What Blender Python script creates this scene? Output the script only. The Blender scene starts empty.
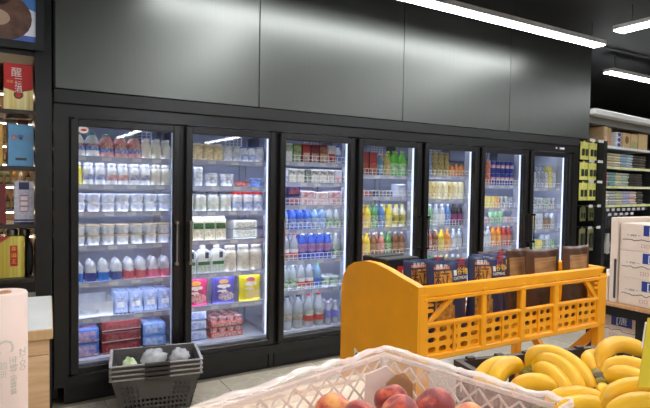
import bpy, math, random
import numpy as np
from mathutils import Vector, Matrix, noise
R = random.Random(7)
SC = bpy.context.scene
COL = SC.collection
PI = math.pi

# ------------------------------------------------------------------ camera
F_PX, W_PX, H_PX = 537.28, 650, 408
CAM = np.array([-0.366, -3.8027, 1.4557])
YAW, PIT, ROL = 0.54427, -0.03528, 0.01602
_fw = np.array([math.sin(YAW)*math.cos(PIT), math.cos(YAW)*math.cos(PIT), math.sin(PIT)])
_r = np.array([math.cos(YAW), -math.sin(YAW), 0.0]); _u = np.cross(_r, _fw)
_rt = math.cos(ROL)*_r + math.sin(ROL)*_u; _up = -math.sin(ROL)*_r + math.cos(ROL)*_u
cd = bpy.data.cameras.new('camera'); cam = bpy.data.objects.new('camera', cd); COL.objects.link(cam)
cd.sensor_width = 36; cd.lens = F_PX*36/W_PX; cd.clip_start = 0.02
cam.matrix_world = Matrix(((_rt[0], _up[0], -_fw[0], CAM[0]), (_rt[1], _up[1], -_fw[1], CAM[1]), (_rt[2], _up[2], -_fw[2], CAM[2]), (0, 0, 0, 1)))
SC.camera = cam
def _ray(u, v): return _fw + _rt*(u-325)/F_PX + _up*(204-v)/F_PX
def atY(u, v, y): d = _ray(u, v); return Vector(CAM + d*(y-CAM[1])/d[1])
def atX(u, v, x): d = _ray(u, v); return Vector(CAM + d*(x-CAM[0])/d[0])
def atZ(u, v, z): d = _ray(u, v); return Vector(CAM + d*(z-CAM[2])/d[2])
def atD(u, v, dep): return Vector(CAM + _ray(u, v)*dep)

# ------------------------------------------------------------------ world, exposure, light levels
wd = bpy.data.worlds.new('world'); SC.world = wd; wd.use_nodes = True
wd.node_tree.nodes['Background'].inputs[0].default_value = (0.9, 0.95, 1, 1)
wd.node_tree.nodes['Background'].inputs[1].default_value = 0.02
SC.view_settings.view_transform = 'Standard'; SC.view_settings.look = 'None'
SC.view_settings.exposure = 0.6; SC.view_settings.gamma = 1.0
SC.view_settings.use_curve_mapping = False
LAMP_E = 24.0      # store lamps
LED_E = 0.8       # cooler LED strips
SHELF_E = 14.0     # added fill bars hidden under the cooler shelves
FRUIT_E = 70.0    # warm lamp over the fruit

# ------------------------------------------------------------------ materials
def lin(c):
    f = lambda x: (x/12.92 if x <= .04045 else ((x+.055)/1.055)**2.4)
    return tuple(f(x/255) for x in c)
_mats = {}
def M(name, c=(128, 128, 128), rough=.5, metal=0., var=.08, scale=25., bump=0., spec=.5, emit=0., trans=0., coat=0., stretch=(1, 1, 1), c2=None, sss=0., aniso=0.):
    """plain procedural material: a colour broken up by noise in object space"""
    if name in _mats: return _mats[name]
    m = bpy.data.materials.new(name); m.use_nodes = True
    nt = m.node_tree; b = nt.nodes['Principled BSDF']
    a = lin(c)
    if c2 is None: c2l = tuple(min(1, x*(1+var)) for x in a); a = tuple(x*(1-var) for x in a)
    else: c2l = lin(c2)
    tc = nt.nodes.new('ShaderNodeTexCoord'); mp = nt.nodes.new('ShaderNodeMapping'); mp.inputs['Scale'].default_value = stretch
    nz = nt.nodes.new('ShaderNodeTexNoise'); nz.inputs['Scale'].default_value = scale; nz.inputs['Detail'].default_value = 4
    rp = nt.nodes.new('ShaderNodeValToRGB'); rp.color_ramp.elements[0].position = .3; rp.color_ramp.elements[1].position = .7
    rp.color_ramp.elements[0].color = (*a, 1); rp.color_ramp.elements[1].color = (*c2l, 1)
    L = nt.links
    L.new(tc.outputs['Object'], mp.inputs[0]); L.new(mp.outputs[0], nz.inputs['Vector']); L.new(nz.outputs[0], rp.inputs[0])
    L.new(rp.outputs[0], b.inputs['Base Color'])
    b.inputs['Roughness'].default_value = rough; b.inputs['Metallic'].default_value = metal
    b.inputs['Specular IOR Level'].default_value = spec
    if coat: b.inputs['Coat Weight'].default_value = coat; b.inputs['Coat Roughness'].default_value = .1
    if aniso: b.inputs['Anisotropic'].default_value = aniso
    if sss: b.inputs['Subsurface Weight'].default_value = sss; b.inputs['Subsurface Radius'].default_value = (.02, .012, .006)
    if emit:
        L.new(rp.outputs[0], b.inputs['Emission Color']); b.inputs['Emission Strength'].default_value = emit
    if bump:
        bp = nt.nodes.new('ShaderNodeBump'); bp.inputs['Strength'].default_value = bump; bp.inputs['Distance'].default_value = .01
        L.new(nz.outputs[0], bp.inputs['Height']); L.new(bp.outputs[0], b.inputs['Normal'])
    if trans: thin(m, trans)
    _mats[name] = m
    return m
def thin(m, t, tint=(1, 1, 1)):
    """mix the surface with plain see-through (thin film, PET, glass)"""
    nt = m.node_tree; out = [n for n in nt.nodes if n.type == 'OUTPUT_MATERIAL'][0]; b = nt.nodes['Principled BSDF']
    tr = nt.nodes.new('ShaderNodeBsdfTransparent'); tr.inputs[0].default_value = (*tint, 1); mx = nt.nodes.new('ShaderNodeMixShader'); mx.inputs[0].default_value = t
    nt.links.new(b.outputs[0], mx.inputs[1]); nt.links.new(tr.outputs[0], mx.inputs[2]); nt.links.new(mx.outputs[0], out.inputs[0])
def glass_mat():
    m = bpy.data.materials.new('door_glass'); m.use_nodes = True; nt = m.node_tree; nt.nodes.clear()
    out = nt.nodes.new('ShaderNodeOutputMaterial'); tr = nt.nodes.new('ShaderNodeBsdfTransparent'); gl = nt.nodes.new('ShaderNodeBsdfGlossy')
    lw = nt.nodes.new('ShaderNodeLayerWeight'); lw.inputs[0].default_value = .5
    pw = nt.nodes.new('ShaderNodeMath'); pw.operation = 'POWER'; pw.inputs[1].default_value = 5; nt.links.new(lw.outputs['Facing'], pw.inputs[0])
    fr = nt.nodes.new('ShaderNodeMath'); fr.operation = 'MULTIPLY_ADD'; fr.inputs[1].default_value = .9; fr.inputs[2].default_value = .045; nt.links.new(pw.outputs[0], fr.inputs[0]); mx = nt.nodes.new('ShaderNodeMixShader')
    tr.inputs[0].default_value = (.97, .98, .98, 1); gl.inputs['Roughness'].default_value = .015
    nz = nt.nodes.new('ShaderNodeTexNoise'); nz.inputs['Scale'].default_value = 3
    mm = nt.nodes.new('ShaderNodeMath'); mm.operation = 'MULTIPLY_ADD'; mm.inputs[1].default_value = .02; mm.inputs[2].default_value = .01
    nt.links.new(nz.outputs[0], mm.inputs[0]); nt.links.new(mm.outputs[0], gl.inputs['Roughness'])
    nt.links.new(fr.outputs[0], mx.inputs[0]); nt.links.new(tr.outputs[0], mx.inputs[1]); nt.links.new(gl.outputs[0], mx.inputs[2]); nt.links.new(mx.outputs[0], out.inputs[0])
    return m
def wood(name, c1, c2, sc=(1, 14, 14), rough=.5):
    return M(name, c1, rough, c2=c2, scale=3.0, stretch=sc, bump=.05)
def marble():
    m = bpy.data.materials.new('floor_marble'); m.use_nodes = True; nt = m.node_tree; b = nt.nodes['Principled BSDF']; L = nt.links
    g = nt.nodes.new('ShaderNodeNewGeometry')
    n1 = nt.nodes.new('ShaderNodeTexNoise'); n1.inputs['Scale'].default_value = 1.6; n1.inputs['Detail'].default_value = 7; n1.inputs['Distortion'].default_value = 1.2
    n2 = nt.nodes.new('ShaderNodeTexNoise'); n2.inputs['Scale'].default_value = 2.2; n2.inputs['Detail'].default_value = 8; n2.inputs['Distortion'].default_value = 2.5
    r1 = nt.nodes.new('ShaderNodeValToRGB'); r1.color_ramp.elements[0].position = .3; r1.color_ramp.elements[1].position = .75
    r1.color_ramp.elements[0].color = (*lin((158, 148, 128)), 1); r1.color_ramp.elements[1].color = (*lin((188, 178, 158)), 1)
    r2 = nt.nodes.new('ShaderNodeValToRGB'); e = r2.color_ramp.elements; e[0].position = .47; e[1].position = .53
    e[0].color = (0, 0, 0, 1); e[1].color = (0, 0, 0, 1); q = e.new(.5); q.color = (1, 1, 1, 1)
    mx = nt.nodes.new('ShaderNodeMixRGB'); mx.inputs[2].default_value = (*lin((205, 198, 182)), 1)
    ml = nt.nodes.new('ShaderNodeMath'); ml.operation = 'MULTIPLY'; ml.inputs[1].default_value = .6
    for n in (n1, n2): L.new(g.outputs['Position'], n.inputs['Vector'])
    L.new(n1.outputs[0], r1.inputs[0]); L.new(n2.outputs[0], r2.inputs[0]); L.new(r1.outputs[0], mx.inputs[1]); L.new(r2.outputs[0], ml.inputs[0]); L.new(ml.outputs[0], mx.inputs[0]); L.new(mx.outputs[0], b.inputs['Base Color'])
    b.inputs['Roughness'].default_value = .28
    return m

# ------------------------------------------------------------------ mesh builder
class MB:
    def __init__(s): s.v = []; s.f = []; s.m = []
    def add(s, vs, fs, mi=0):
        o = len(s.v); s.v += [tuple(p) for p in vs]; s.f += [tuple(i+o for i in f) for f in fs]; s.m += [mi]*len(fs); return s
    def box(s, a, b, mi=0, mat=None):
        (x0, y0, z0), (x1, y1, z1) = a, b
        vs = [(x0, y0, z0), (x1, y0, z0), (x1, y1, z0), (x0, y1, z0), (x0, y0, z1), (x1, y0, z1), (x1, y1, z1), (x0, y1, z1)]
        if mat: vs = [mat @ Vector(p) for p in vs]
        return s.add(vs, [(0, 3, 2, 1), (4, 5, 6, 7), (0, 1, 5, 4), (1, 2, 6, 5), (2, 3, 7, 6), (3, 0, 4, 7)], mi)
    def cbox(s, a, b, ch, mi=0):
        """box with chamfered vertical and horizontal edges"""
        (x0, y0, z0), (x1, y1, z1) = a, b; c = min(ch, (x1-x0)*.45, (y1-y0)*.45, (z1-z0)*.45)
        rings = []
        for z, i in ((z0, c), (z0+c, 0), (z1-c, 0), (z1, c)):
            X0, X1, Y0, Y1 = x0+i, x1-i, y0+i, y1-i
            rings.append([(X0+c, Y0, z), (X1-c, Y0, z), (X1, Y0+c, z), (X1, Y1-c, z), (X1-c, Y1, z), (X0+c, Y1, z), (X0, Y1-c, z), (X0, Y0+c, z)])
        return s.loft(rings, mi)
    def loft(s, rings, mi=0, cap=True, closed=True):
        n = len(rings[0]); vs = [p for r in rings for p in r]; fs = []
        for i in range(len(rings)-1):
            for j in range(n if closed else n-1):
                k = (j+1) % n; fs.append((i*n+j, i*n+k, (i+1)*n+k, (i+1)*n+j))
        if cap: fs.append(tuple(range(n-1, -1, -1))); fs.append(tuple((len(rings)-1)*n+j for j in range(n)))
        return s.add(vs, fs, mi)
    def lathe(s, prof, n=14, c=(0, 0, 0), mi=0, cap=True, sx=1, sy=1):
        rings = [[(c[0]+r*math.cos(2*PI*j/n)*sx, c[1]+r*math.sin(2*PI*j/n)*sy, c[2]+z) for j in range(n)] for r, z in prof]
        return s.loft(rings, mi, cap)
    def tube(s, pts, r, n=8, mi=0, cap=True):
        pts = [Vector(p) for p in pts]; rs = r if isinstance(r, (list, tuple)) else [r]*len(pts)
        rings = []; ref = None
        for i, p in enumerate(pts):
            t = (pts[min(i+1, len(pts)-1)] - pts[max(i-1, 0)]).normalized()
            if ref is None: ref = Vector((0, 0, 1)) if abs(t.z) < .9 else Vector((1, 0, 0))
            a = (ref - t*ref.dot(t)).normalized(); b = t.cross(a); ref = a
            rings.append([p + (a*math.cos(2*PI*j/n) + b*math.sin(2*PI*j/n))*rs[i] for j in range(n)])
        return s.loft(rings, mi, cap)
    def prism(s, poly, o, ax, ay, d, mi=0):
        """polygon (2D) in plane o + x*ax + y*ay extruded along d"""
        o, ax, ay, d = Vector(o), Vector(ax), Vector(ay), Vector(d)
        a = [o+ax*x+ay*y for x, y in poly]; return s.loft([a, [p+d for p in a]], mi)
    def perf(s, o, ax, ay, nx, ny, d, hole=(.6, .6), mi=0, rnd=True, skip=None):
        """perforated sheet: nx*ny cells over o + [0,1]ax + [0,1]ay, thickness vector d; cells in skip stay solid"""
        o, ax, ay, d = Vector(o), Vector(ax), Vector(ay), Vector(d)
        for i in range(nx):
            for j in range(ny):
                u0, u1, v0, v1 = i/nx, (i+1)/nx, j/ny, (j+1)/ny
                sq = [(u0, v0), ((u0+u1)/2, v0), (u1, v0), (u1, (v0+v1)/2), (u1, v1), ((u0+u1)/2, v1), (u0, v1), (u0, (v0+v1)/2)]
                P = [o+ax*a+ay*b for a, b in sq]
                if skip and skip(i, j):
                    s.add([P[0], P[2], P[4], P[6]] + [p+d for p in (P[0], P[2], P[4], P[6])], [(0, 1, 2, 3), (7, 6, 5, 4)], mi); continue
                cu, cv = (u0+u1)/2, (v0+v1)/2; hu, hv = (u1-u0)/2*hole[0], (v1-v0)/2*hole[1]; k = .78 if rnd else 1
                hq = [(-k, -k), (0, -1), (k, -k), (1, 0), (k, k), (0, 1), (-k, k), (-1, 0)]
                Q = [o+ax*(cu+a*hu)+ay*(cv+b*hv) for a, b in hq]
                vs = P+Q+[p+d for p in P]+[q+d for q in Q]; fs = []
                for a in range(8):
                    b = (a+1) % 8
                    fs += [(a, b, 8+b, 8+a), (16+b, 16+a, 24+a, 24+b), (8+a, 8+b, 24+b, 24+a)]
                s.add(vs, fs, mi)
        return s
    def mesh(s, name, mats, smooth=False):
        me = bpy.data.meshes.new(name); me.from_pydata(s.v, [], s.f)
        for m in (mats if isinstance(mats, (list, tuple)) else [mats]): me.materials.append(m)
        me.polygons.foreach_set('material_index', s.m)
        if smooth is True: me.polygons.foreach_set('use_smooth', [True]*len(s.f))
        me.update()
        if smooth == 'auto': me.polygons.foreach_set('use_smooth', [True]*len(s.f)); me.set_sharp_from_angle(angle=math.radians(38))
        return me
    def obj(s, name, mats, parent=None, loc=(0, 0, 0), rz=0., smooth=False):
        return link(name, s.mesh(name, mats, smooth), parent, loc, rz)
def link(name, data, parent=None, loc=(0, 0, 0), rz=0.):
    o = bpy.data.objects.new(name, data); COL.objects.link(o); o.location = loc; o.rotation_euler = (0, 0, rz)
    if parent: o.parent = parent
    return o
def tag(o, label=None, cat=None, group=None, kind=None):
    if label: o['label'] = label
    if cat: o['category'] = cat
    if group: o['group'] = group
    if kind: o['kind'] = kind
    return o
def empty(name, loc=(0, 0, 0), rz=0.):
    o = link(name, None, None, loc, rz); o.empty_display_size = .05; return o
def struct(o): o['kind'] = 'structure'; return o
_txt = {}
def text(name, body, size, mat, parent, loc, rot=(PI/2, 0, 0), warp=None, depth=.0006, sx=1.0):
    """flat print: letters as a thin mesh; local x right, y up, z out"""
    k = (body, size, depth)
    if k not in _txt:
        c = bpy.data.curves.new('print', 'FONT'); c.body = body; c.size = size; c.align_x = 'CENTER'; c.align_y = 'CENTER'; c.extrude = depth; c.resolution_u = 2
        t = bpy.data.objects.new('print', c); COL.objects.link(t)
        dg = bpy.context.evaluated_depsgraph_get(); me = bpy.data.meshes.new_from_object(t.evaluated_get(dg))
        bpy.data.objects.remove(t); bpy.data.curves.remove(c); _txt[k] = me
    me = _txt[k].copy(); me.materials.clear(); me.materials.append(mat)
    if sx != 1:
        for v in me.vertices: v.co.x *= sx
    if warp:
        for v in me.vertices: v.co = warp(v.co)
        return link(name, me, parent)
    o = link(name, me, parent, loc); o.rotation_euler = rot; return o

BLACK = M('black_powder_coat', (27, 27, 28), .42, var=.1, scale=60)
BLACK2 = M('black_frame', (19, 18, 18), .3, var=.1, scale=40)
DARK = M('dark_grey', (52, 53, 55), .5)
WHITE = M('white_plastic', (232, 233, 236), .4, var=.03)
WHITEWIRE = M('white_wire', (200, 203, 218), .35, var=.03)
CHROME = M('brushed_steel', (170, 165, 160), .28, metal=1, var=.1, scale=40, stretch=(1, 1, .05))
WOOD = wood('oak_laminate', (200, 160, 116), (222, 186, 144), (2, 2, 18))
TAG = M('paper_tag', (205, 205, 210), .6, var=.1, scale=90)

# ------------------------------------------------------------------ room shell
FLZ = 0.0
fl = MB().box((-7, -17, -.12), (13, 3.2, -.008)).obj('floor', M('grout', (120, 112, 98), .8)); struct(fl)
MARB = marble()
tile = MB().cbox((.0015, .0015, -.012), (.7985, .7985, 0), .002).mesh('tile', MARB)
# tile seam that shows in front of the second cooler door fixes the grid
gx, gy = 1.02, -.03
for i in range(-3, 8):
    for j in range(-5, 1):
        link('tile', tile, fl, (gx+(i-1)*.8, gy+(j-1)*.8, 0))
tag(MB().box((-7, -17, -.006), (13, gy-5*.8-.8, 0)).obj('tile', MARB, fl), kind='stuff')
tag(MB().box((gx+7*.8, gy-4.8, -.006), (13, 3.2, 0)).obj('tile', MARB, fl), kind='stuff')
CEIL = M('black_ceiling_paint', (20, 21, 22), .6, var=.2, scale=6)
struct(MB().box((-7, -17, 3.12), (13, 3.2, 3.25)).obj('ceiling', CEIL))
WALLM = M('painted_wall', (176, 176, 172), .7, var=.04, scale=3)
DWALL = M('dark_wall_paint', (30, 31, 33), .6, var=.15, scale=4)
struct(MB().box((-7, 3.0, 0), (13, 3.2, 3.12)).obj('wall_back', DWALL))
struct(MB().box((-7.2, -17, 0), (-7, 3.2, 3.12)).obj('wall_left', WALLM))
struct(MB().box((13, -17, 0), (13.2, 3.2, 3.12)).obj('wall_right', WALLM))
struct(MB().box((-7, -17.2, 0), (13, -17, 3.12)).obj('wall_front', WALLM))
# boxed-in fascia above the cooler, clad with four metal panels
PANEL = M('brushed_grey_panel', (98, 100, 97), .36, metal=.9, var=.05, scale=8, stretch=(40, 1, .3))
fas = MB().box((-.075, .012, 2.04), (5.52, .85, 3.12)).obj('wall_fascia', DWALL); struct(fas)
for x0, x1 in ((-.07, 1.33), (1.33, 2.735), (2.735, 4.145), (4.145, 5.525)):
    MB().cbox((x0+.003, -.004, 2.042), (x1-.003, .012, 3.118), .002).obj('cladding_panel', PANEL, fas)
# ceiling conduit
for y in (-1.9,): struct(MB().tube([(2.5, -.1, 3.1), (9, -.1, 3.1)], .012).obj('trim_1', DARK))

ORD = ['first', 'second', 'third', 'fourth', 'fifth', 'sixth', 'seventh', 'eighth', 'ninth', 'tenth', 'eleventh', 'twelfth']
# ------------------------------------------------------------------ ceiling lamps
LAMP = M('lamp_diffuser', (250, 252, 255), .5, emit=LAMP_E, var=.0)
HOUS = M('lamp_housing', (235, 235, 235), .4)
LW, LZ, LL = .14, 2.9, 1.405
lmesh = {}
def lamp(x, y, along, label, length=LL):
    k = (along, length)
    if k not in lmesh:
        a, b = (length/2-.004, LW/2) if along == 'x' else (LW/2, length/2-.004)
        e = .012
        d = MB().box((-a+.004, -b+e, 0), (a-.004, b-e, .012)).mesh('diffuser', LAMP)
        h = MB().box((-a, -b, .006), (a, -b+e, .05)).box((-a, b-e, .006), (a, b, .05)).box((-a, -b, .012), (a, b, .05)).mesh('housing', HOUS)
        lmesh[k] = (h, d, MB().tube([(0, 0, .05), (0, 0, 3.12-LZ)], .004, 6).mesh('suspension_wire', DARK))
    h, d, s = lmesh[k]
    r = link('ceiling_lamp', h, None, (x, y, LZ)); tag(r, label, 'lamp', 'linear ceiling lamps')
    link('diffuser', d, r)
    for t in (-.4, .4): link('suspension_wire', s, r, (length*t, 0, 0) if along == 'x' else (0, length*t, 0))
for k, n in enumerate(('nearest the towel shelves', 'second from its right end', 'at its left end')):
    lamp(4.84-LL*(k+.5), -.53, 'x', 'white linear ceiling lamp in the row along the coolers, ' + n)
for k in range(3): lamp(4.50, -.90-LL*(k+.5), 'y', 'white linear ceiling lamp running away from the coolers, ' + ('first', 'second', 'third')[k] + ' from the coolers')
for k in range(2): lamp(6.07+LL*(k+.5), .13, 'x', ('left' if k == 0 else 'right') + ' white linear ceiling lamp above the towel shelves')
LROW = {-1.5: 'far left', 1.5: 'left', 7.5: 'far right'}
for x in LROW:
    for k in range(3): lamp(x, -.90-LL*(k+.5), 'y', 'linear ceiling lamp in the %s cross row, %s from the coolers' % (LROW[x], ORD[k]))
for x, nm in ((3.0, 'middle'), (6.0, 'right'), (0.0, 'left'), (-3.0, 'leftmost')):
    for k in range(6): lamp(x, -6.6-LL*(k+.5), 'y', 'linear ceiling lamp in the %s rear row, %s from the coolers' % (nm, ORD[k]))

# ------------------------------------------------------------------ display cooler
PD = .75; ND = 7; XR = ND*PD
GLASS = glass_mat()
LINER = M('cooler_liner', (206, 210, 224), .45, var=.04, scale=10)
LED = M('led_strip', (222, 232, 255), .5, emit=LED_E, var=0)
HEADER = M('header_brushed_black', (38, 38, 39), .42, metal=.3, var=.4, scale=6, stretch=(1, 1, 60))
RAILM = M('price_rail_plastic', (172, 175, 198), .3, var=.08, scale=30)
cooler = tag(empty('display_cooler', (0, 0, 0)), 'long black seven-door glass display cooler under the grey wall panels', 'refrigerator')
fr = MB()
fr.box((-.075, 0, .118), (.008, .09, 1.942)).box((XR-.008, 0, .118), (XR+.095, .09, 1.942)).box((0, .04, .12), (.045, .09, 1.94)).box((XR-.045, .04, .12), (XR, .09, 1.94))
fr.box((.008, 0, 1.868), (XR-.008, .09, 1.942)).box((.008, 0, .118), (XR-.008, .09, .182))
fr.obj('outer_frame', BLACK2, cooler)
MB().cbox((-.075, -.006, 1.95), (XR+.095, .09, 2.036), .004).obj('header', HEADER, cooler)
MB().box((-.07, .01, 1.94), (XR+.09, .08, 1.952)).obj('shadow_gap', M('black_rubber', (12, 12, 12), .8), cooler)
hl = MB().box((4.90, -.002, 1.896), (5.08, 0, 1.922)).obj('control_plate', BLACK, cooler)
MB().box((4.915, -.004, 1.900), (4.945, -.002, 1.918)).obj('indicator', WHITE, hl); MB().box((4.985, -.004, 1.898), (5.07, -.002, 1.918)).obj('display', WHITE, hl)
for x0, x1 in ((-.015, 1.445), (1.455, 1.495), (1.505, 3.4), (3.41, XR+.03)):
    MB().box((x0, .03, 0), (x1, .05, .118)).obj('kick_plate', HEADER if x1-x0 > .1 else BLACK, cooler)
for x0, x1 in ((-.075, -.045), (XR+.065, XR+.095)):
    MB().box((x0, .09, .02), (x1, .85, 2.036)).obj('side_panel', BLACK, cooler)
MB().box((-.045, .78, .1), (XR+.065, .85, 2.036)).obj('back_liner', LINER, cooler)
MB().box((-.045, .09, .118), (XR+.065, .78, .2)).obj('base_deck', LINER, cooler)
MB().box((-.045, .09, 1.86), (XR+.065, .78, 2.036)).obj('top_liner', LINER, cooler)
for x0, x1 in ((-.045, .012), (XR-.012, XR+.065)):
    MB().box((x0, .1, .2), (x1, .78, 1.86)).obj('side_liner', LINER, cooler)
for k in range(1, ND):
    MB().box((k*PD-.045, .04, .182), (k*PD+.045, .085, 1.868)).obj('mullion', BLACK2, cooler)
# LED diffusers behind the mullions and outer posts
for k in range(ND+1):
    if k > 0: MB().cbox((k*PD-.052, .09, .25), (k*PD-.038, .108, 1.83), .004).obj('led_strip', LED, cooler)
    if k < ND: MB().cbox((k*PD+.038, .09, .25), (k*PD+.052, .108, 1.83), .004).obj('led_strip', LED, cooler)
LPL = M('mullion_plate', (196, 199, 208), .35, metal=.3)
for k in range(ND+1):
    if k > 0: MB().box((k*PD-.032, .086, .2), (k*PD-.028, .19, 1.86)).obj('mullion_plate', LPL, cooler)
    if k < ND: MB().box((k*PD+.028, .086, .2), (k*PD+.032, .19, 1.86)).obj('mullion_plate', LPL, cooler)
# shelf uprights
UPR = M('upright_steel', (205, 208, 216), .4)
for k in range(ND):
    for x in (k*PD+.03, (k+1)*PD-.03):
        for y in (.70,):
            MB().box((x-.008, y-.012, .2), (x+.008, y+.012, 1.86)).obj('upright', UPR, cooler)
# evaporator fans under the roof
GRL = M('evaporator_grey', (128, 133, 150), .5)
for k in range(ND):
    ev = MB().box((k*PD+.06, .5, 1.74), (k*PD+.69, .74, 1.86)).obj('evaporator', GRL, cooler)
    g = MB(); x0 = k*PD+.5
    for t in range(5):
        g.box((x0+.035*t, .488, 1.745), (x0+.035*t+.006, .5, 1.845)); g.box((x0, .486, 1.745+.023*t), (x0+.146, .498, 1.75+.023*t))
    g.obj('fan_grille', WHITEWIRE, ev)
# doors
STEEL = CHROME
HSIDE = {0: 1, 1: 0, 2: 0, 3: 1, 4: 0, 5: 1, 6: 0}
for k in range(ND):
    x0, x1 = k*PD+.02, (k+1)*PD-.02; z0, z1 = .192, 1.858; g = .05
    d = MB()
    d.cbox((x0, -.004, z0), (x0+g, .038, z1), .006).cbox((x1-g, -.004, z0), (x1, .038, z1), .006)
    d.cbox((x0+g-.004, -.003, z1-.049), (x1-g+.004, .038, z1), .005).cbox((x0+g-.004, -.003, z0), (x1-g+.004, .038, z0+.042), .005)
    dr = d.obj('door', BLACK2, cooler)
    MB().box((x0+g-.005, .012, z0+.035), (x1-g+.005, .018, z1-.04)).obj('glass_pane', GLASS, dr)
    hx = x1-.028 if HSIDE[k] else x0+.028
    h = MB().tube([(hx, -.035, .875), (hx, -.035, 1.18)], .006, 8)
    h.box((hx-.009, -.045, .872), (hx+.009, -.004, .892)).box((hx-.009, -.045, 1.163), (hx+.009, -.004, 1.183))
    h.obj('handle', STEEL if k < 3 else BLACK2, dr, smooth='auto')
    MB().cbox((x0+.02, -.002, z1+.002), (x0+.05, .03, z1+.012), .003).obj('hinge', BLACK, dr)
    if k == 0:
        st = MB().lathe([(.032, 0), (.032, .001)], 20).obj('round_sticker', M('sticker_white', (240, 236, 230), .5), dr, (x0+g+.028, .0115, 1.79)); st.rotation_euler = (PI/2, 0, 0); st.scale = (1, .75, 1)
        s2 = MB().lathe([(.014, 0), (.014, .001)], 12).obj('sticker_print', M('sticker_red', (190, 60, 40), .5), dr, (x0+g+.032, .0105, 1.788)); s2.rotation_euler = (PI/2, 0, 0); s2.scale = (1.3, .6, 1)

SHZ = {0: [1.62, 1.43, 1.245, 1.015, .765, .52], 1: [1.625, 1.43, 1.24, 1.02, .768, .52], 2: [1.64, 1.47, 1.28, 1.08, .82, .57],
       3: [1.55, 1.355, 1.07, .81, .55], 4: [1.56, 1.33, 1.07, .82, .55], 5: [1.48, 1.235, 1.078, .83, .55], 6: [1.46, 1.22, .99, .74, .50]}
sh = MB()
for t in range(24): sh.box((.037+t*.0284, .14, -.006), (.037+t*.0284+.005, .68, 0))
for y in (.14, .32, .5, .67): sh.box((.034, y, -.014), (.716, y+.01, -.006))
SHM = sh.mesh('shelf', WHITEWIRE)
rl = MB().box((.035, .118, -.032), (.715, .14, .006)).box((.035, .114, -.032), (.715, .118, -.026)).box((.035, .114, .0), (.715, .118, .006))
RLM = rl.mesh('price_rail', RAILM)
gd = MB()
for z in (.022, .055): gd.box((.04, .12, z), (.71, .124, z+.005))
for t in range(17): gd.box((.045+t*.0413, .121, 0), (.045+t*.0413+.004, .124, .057))
GDM = gd.mesh('wire_guard', WHITE)
SFILL = M('shelf_fill', (214, 226, 255), .5, emit=SHELF_E, var=0)
LBM = MB().box((.06, .143, -.016), (.69, .155, -.010)).mesh('fill_bar', SFILL)  # added fill light, tucked behind the price rail to brighten the goods
TGM = MB().box((-.03, 0, -.012), (.03, .002, .012)).mesh('price_tag', TAG)
for k in range(ND):
    for i, z in enumerate(SHZ[k]):
        s = link('shelf', SHM, cooler, (k*PD, 0, z)); link('price_rail', RLM, s); link('fill_bar', LBM, s)
        if k >= 2: link('wire_guard', GDM, s)
        for t in range(4):
            link('price_tag', TGM, s, (.11+.17*t+R.uniform(-.03, .03), .1155, -.013))
    link('fill_bar', LBM, cooler, (k*PD, .10, 1.872))  # another added fill bar, out of sight under the roof, brightens the top row
    s = MB().box((.03, .12, -.02), (.72, .72, 0)).obj('base_grid', WHITEWIRE, cooler, (k*PD, 0, .24))

# ------------------------------------------------------------------ products: prototypes (a root mesh and its part meshes, shared by all copies)
DOORN = ['leftmost', 'second', 'third', 'middle', 'fifth', 'sixth', 'rightmost']
def shelf_name(k, i): return 'top' if i == 0 else ('bottom' if i >= len(SHZ[k]) else ORD[i])
_c = {}
def CM(c, rough=.4, trans=0., metal=0.):
    """print / plastic colour"""
    k = 'print_%d_%d_%d_%d_%d_%d' % (*c, int(rough*100), int(trans*100), int(metal*100))
    return M(k, c, rough, var=.06, scale=60, trans=trans, metal=metal)
def PT(c, d, sc=45.):
    """printed label: two colours in blotches, the scale of small print and pictures"""
    return M('label_%d_%d_%d_%d_%d_%d' % (*c, *d), c, .45, c2=d, scale=sc)
class Proto:
    def __init__(s, name, cat, desc, parts, w, d): s.name, s.cat, s.desc, s.parts, s.w, s.d = name, cat, desc, parts, w, d
    def put(s, loc, rz, label, group):
        o = link(s.name, s.parts[0][1], None, loc, rz); tag(o, label, s.cat, group)
        for n, me in s.parts[1:]: link(n, me, o)
        return o
PROF = {  # body outlines as (radius, height) fractions
 'bottle': [(.86, 0), (1, .03), (1, .58), (.95, .66), (.62, .80), (.36, .87), (.36, .95)],
 'water':  [(.86, 0), (1, .03), (1, .22), (.93, .25), (1, .28), (1, .55), (.93, .62), (.7, .76), (.38, .88), (.36, .95)],
 'milk':   [(.9, 0), (1, .03), (1, .55), (.9, .66), (.58, .78), (.52, .90)],
 'jar':    [(.92, 0), (1, .04), (1, .70), (.92, .78), (.74, .84), (.74, .90)],
 'jug':    [(.9, 0), (1, .03), (1, .52), (.9, .68), (.55, .86), (.42, .9), (.42, .94)],
 'slim':   [(.86, 0), (1, .03), (1, .62), (.8, .76), (.42, .86), (.42, .93)],
}
def bottle(desc, r, h, body, cap, label=None, shape='bottle', lab=(.12, .5), trans=0., cat='bottle', name='bottle', cap_h=.09, n=12, lab2=None):
    pf = [(a*r, b*h) for a, b in PROF[shape]]
    top = pf[-1]
    root = MB().lathe(pf, n).mesh(name, CM(body, .25, trans), 'auto')
    parts = [(name, root)]
    cr = max(top[0]*1.15, r*.3)
    parts.append(('cap', MB().lathe([(cr, top[1]-h*.015), (cr, h*.985), (cr*.85, h)], n).mesh('cap', CM(cap, .4), 'auto')))
    if label:
        parts.append(('label', MB().lathe([(r*1.012, h*lab[0]), (r*1.012, h*lab[1])], n, cap=False).mesh('label', label, 'auto')))
    if lab2:
        parts.append(('label_band', MB().lathe([(r*1.022, h*lab2[1]), (r*1.022, h*lab2[2])], n, cap=False).mesh('label_band', lab2[0], 'auto')))
    return Proto(name, cat, desc, parts, 2*r, 2*r)
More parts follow.
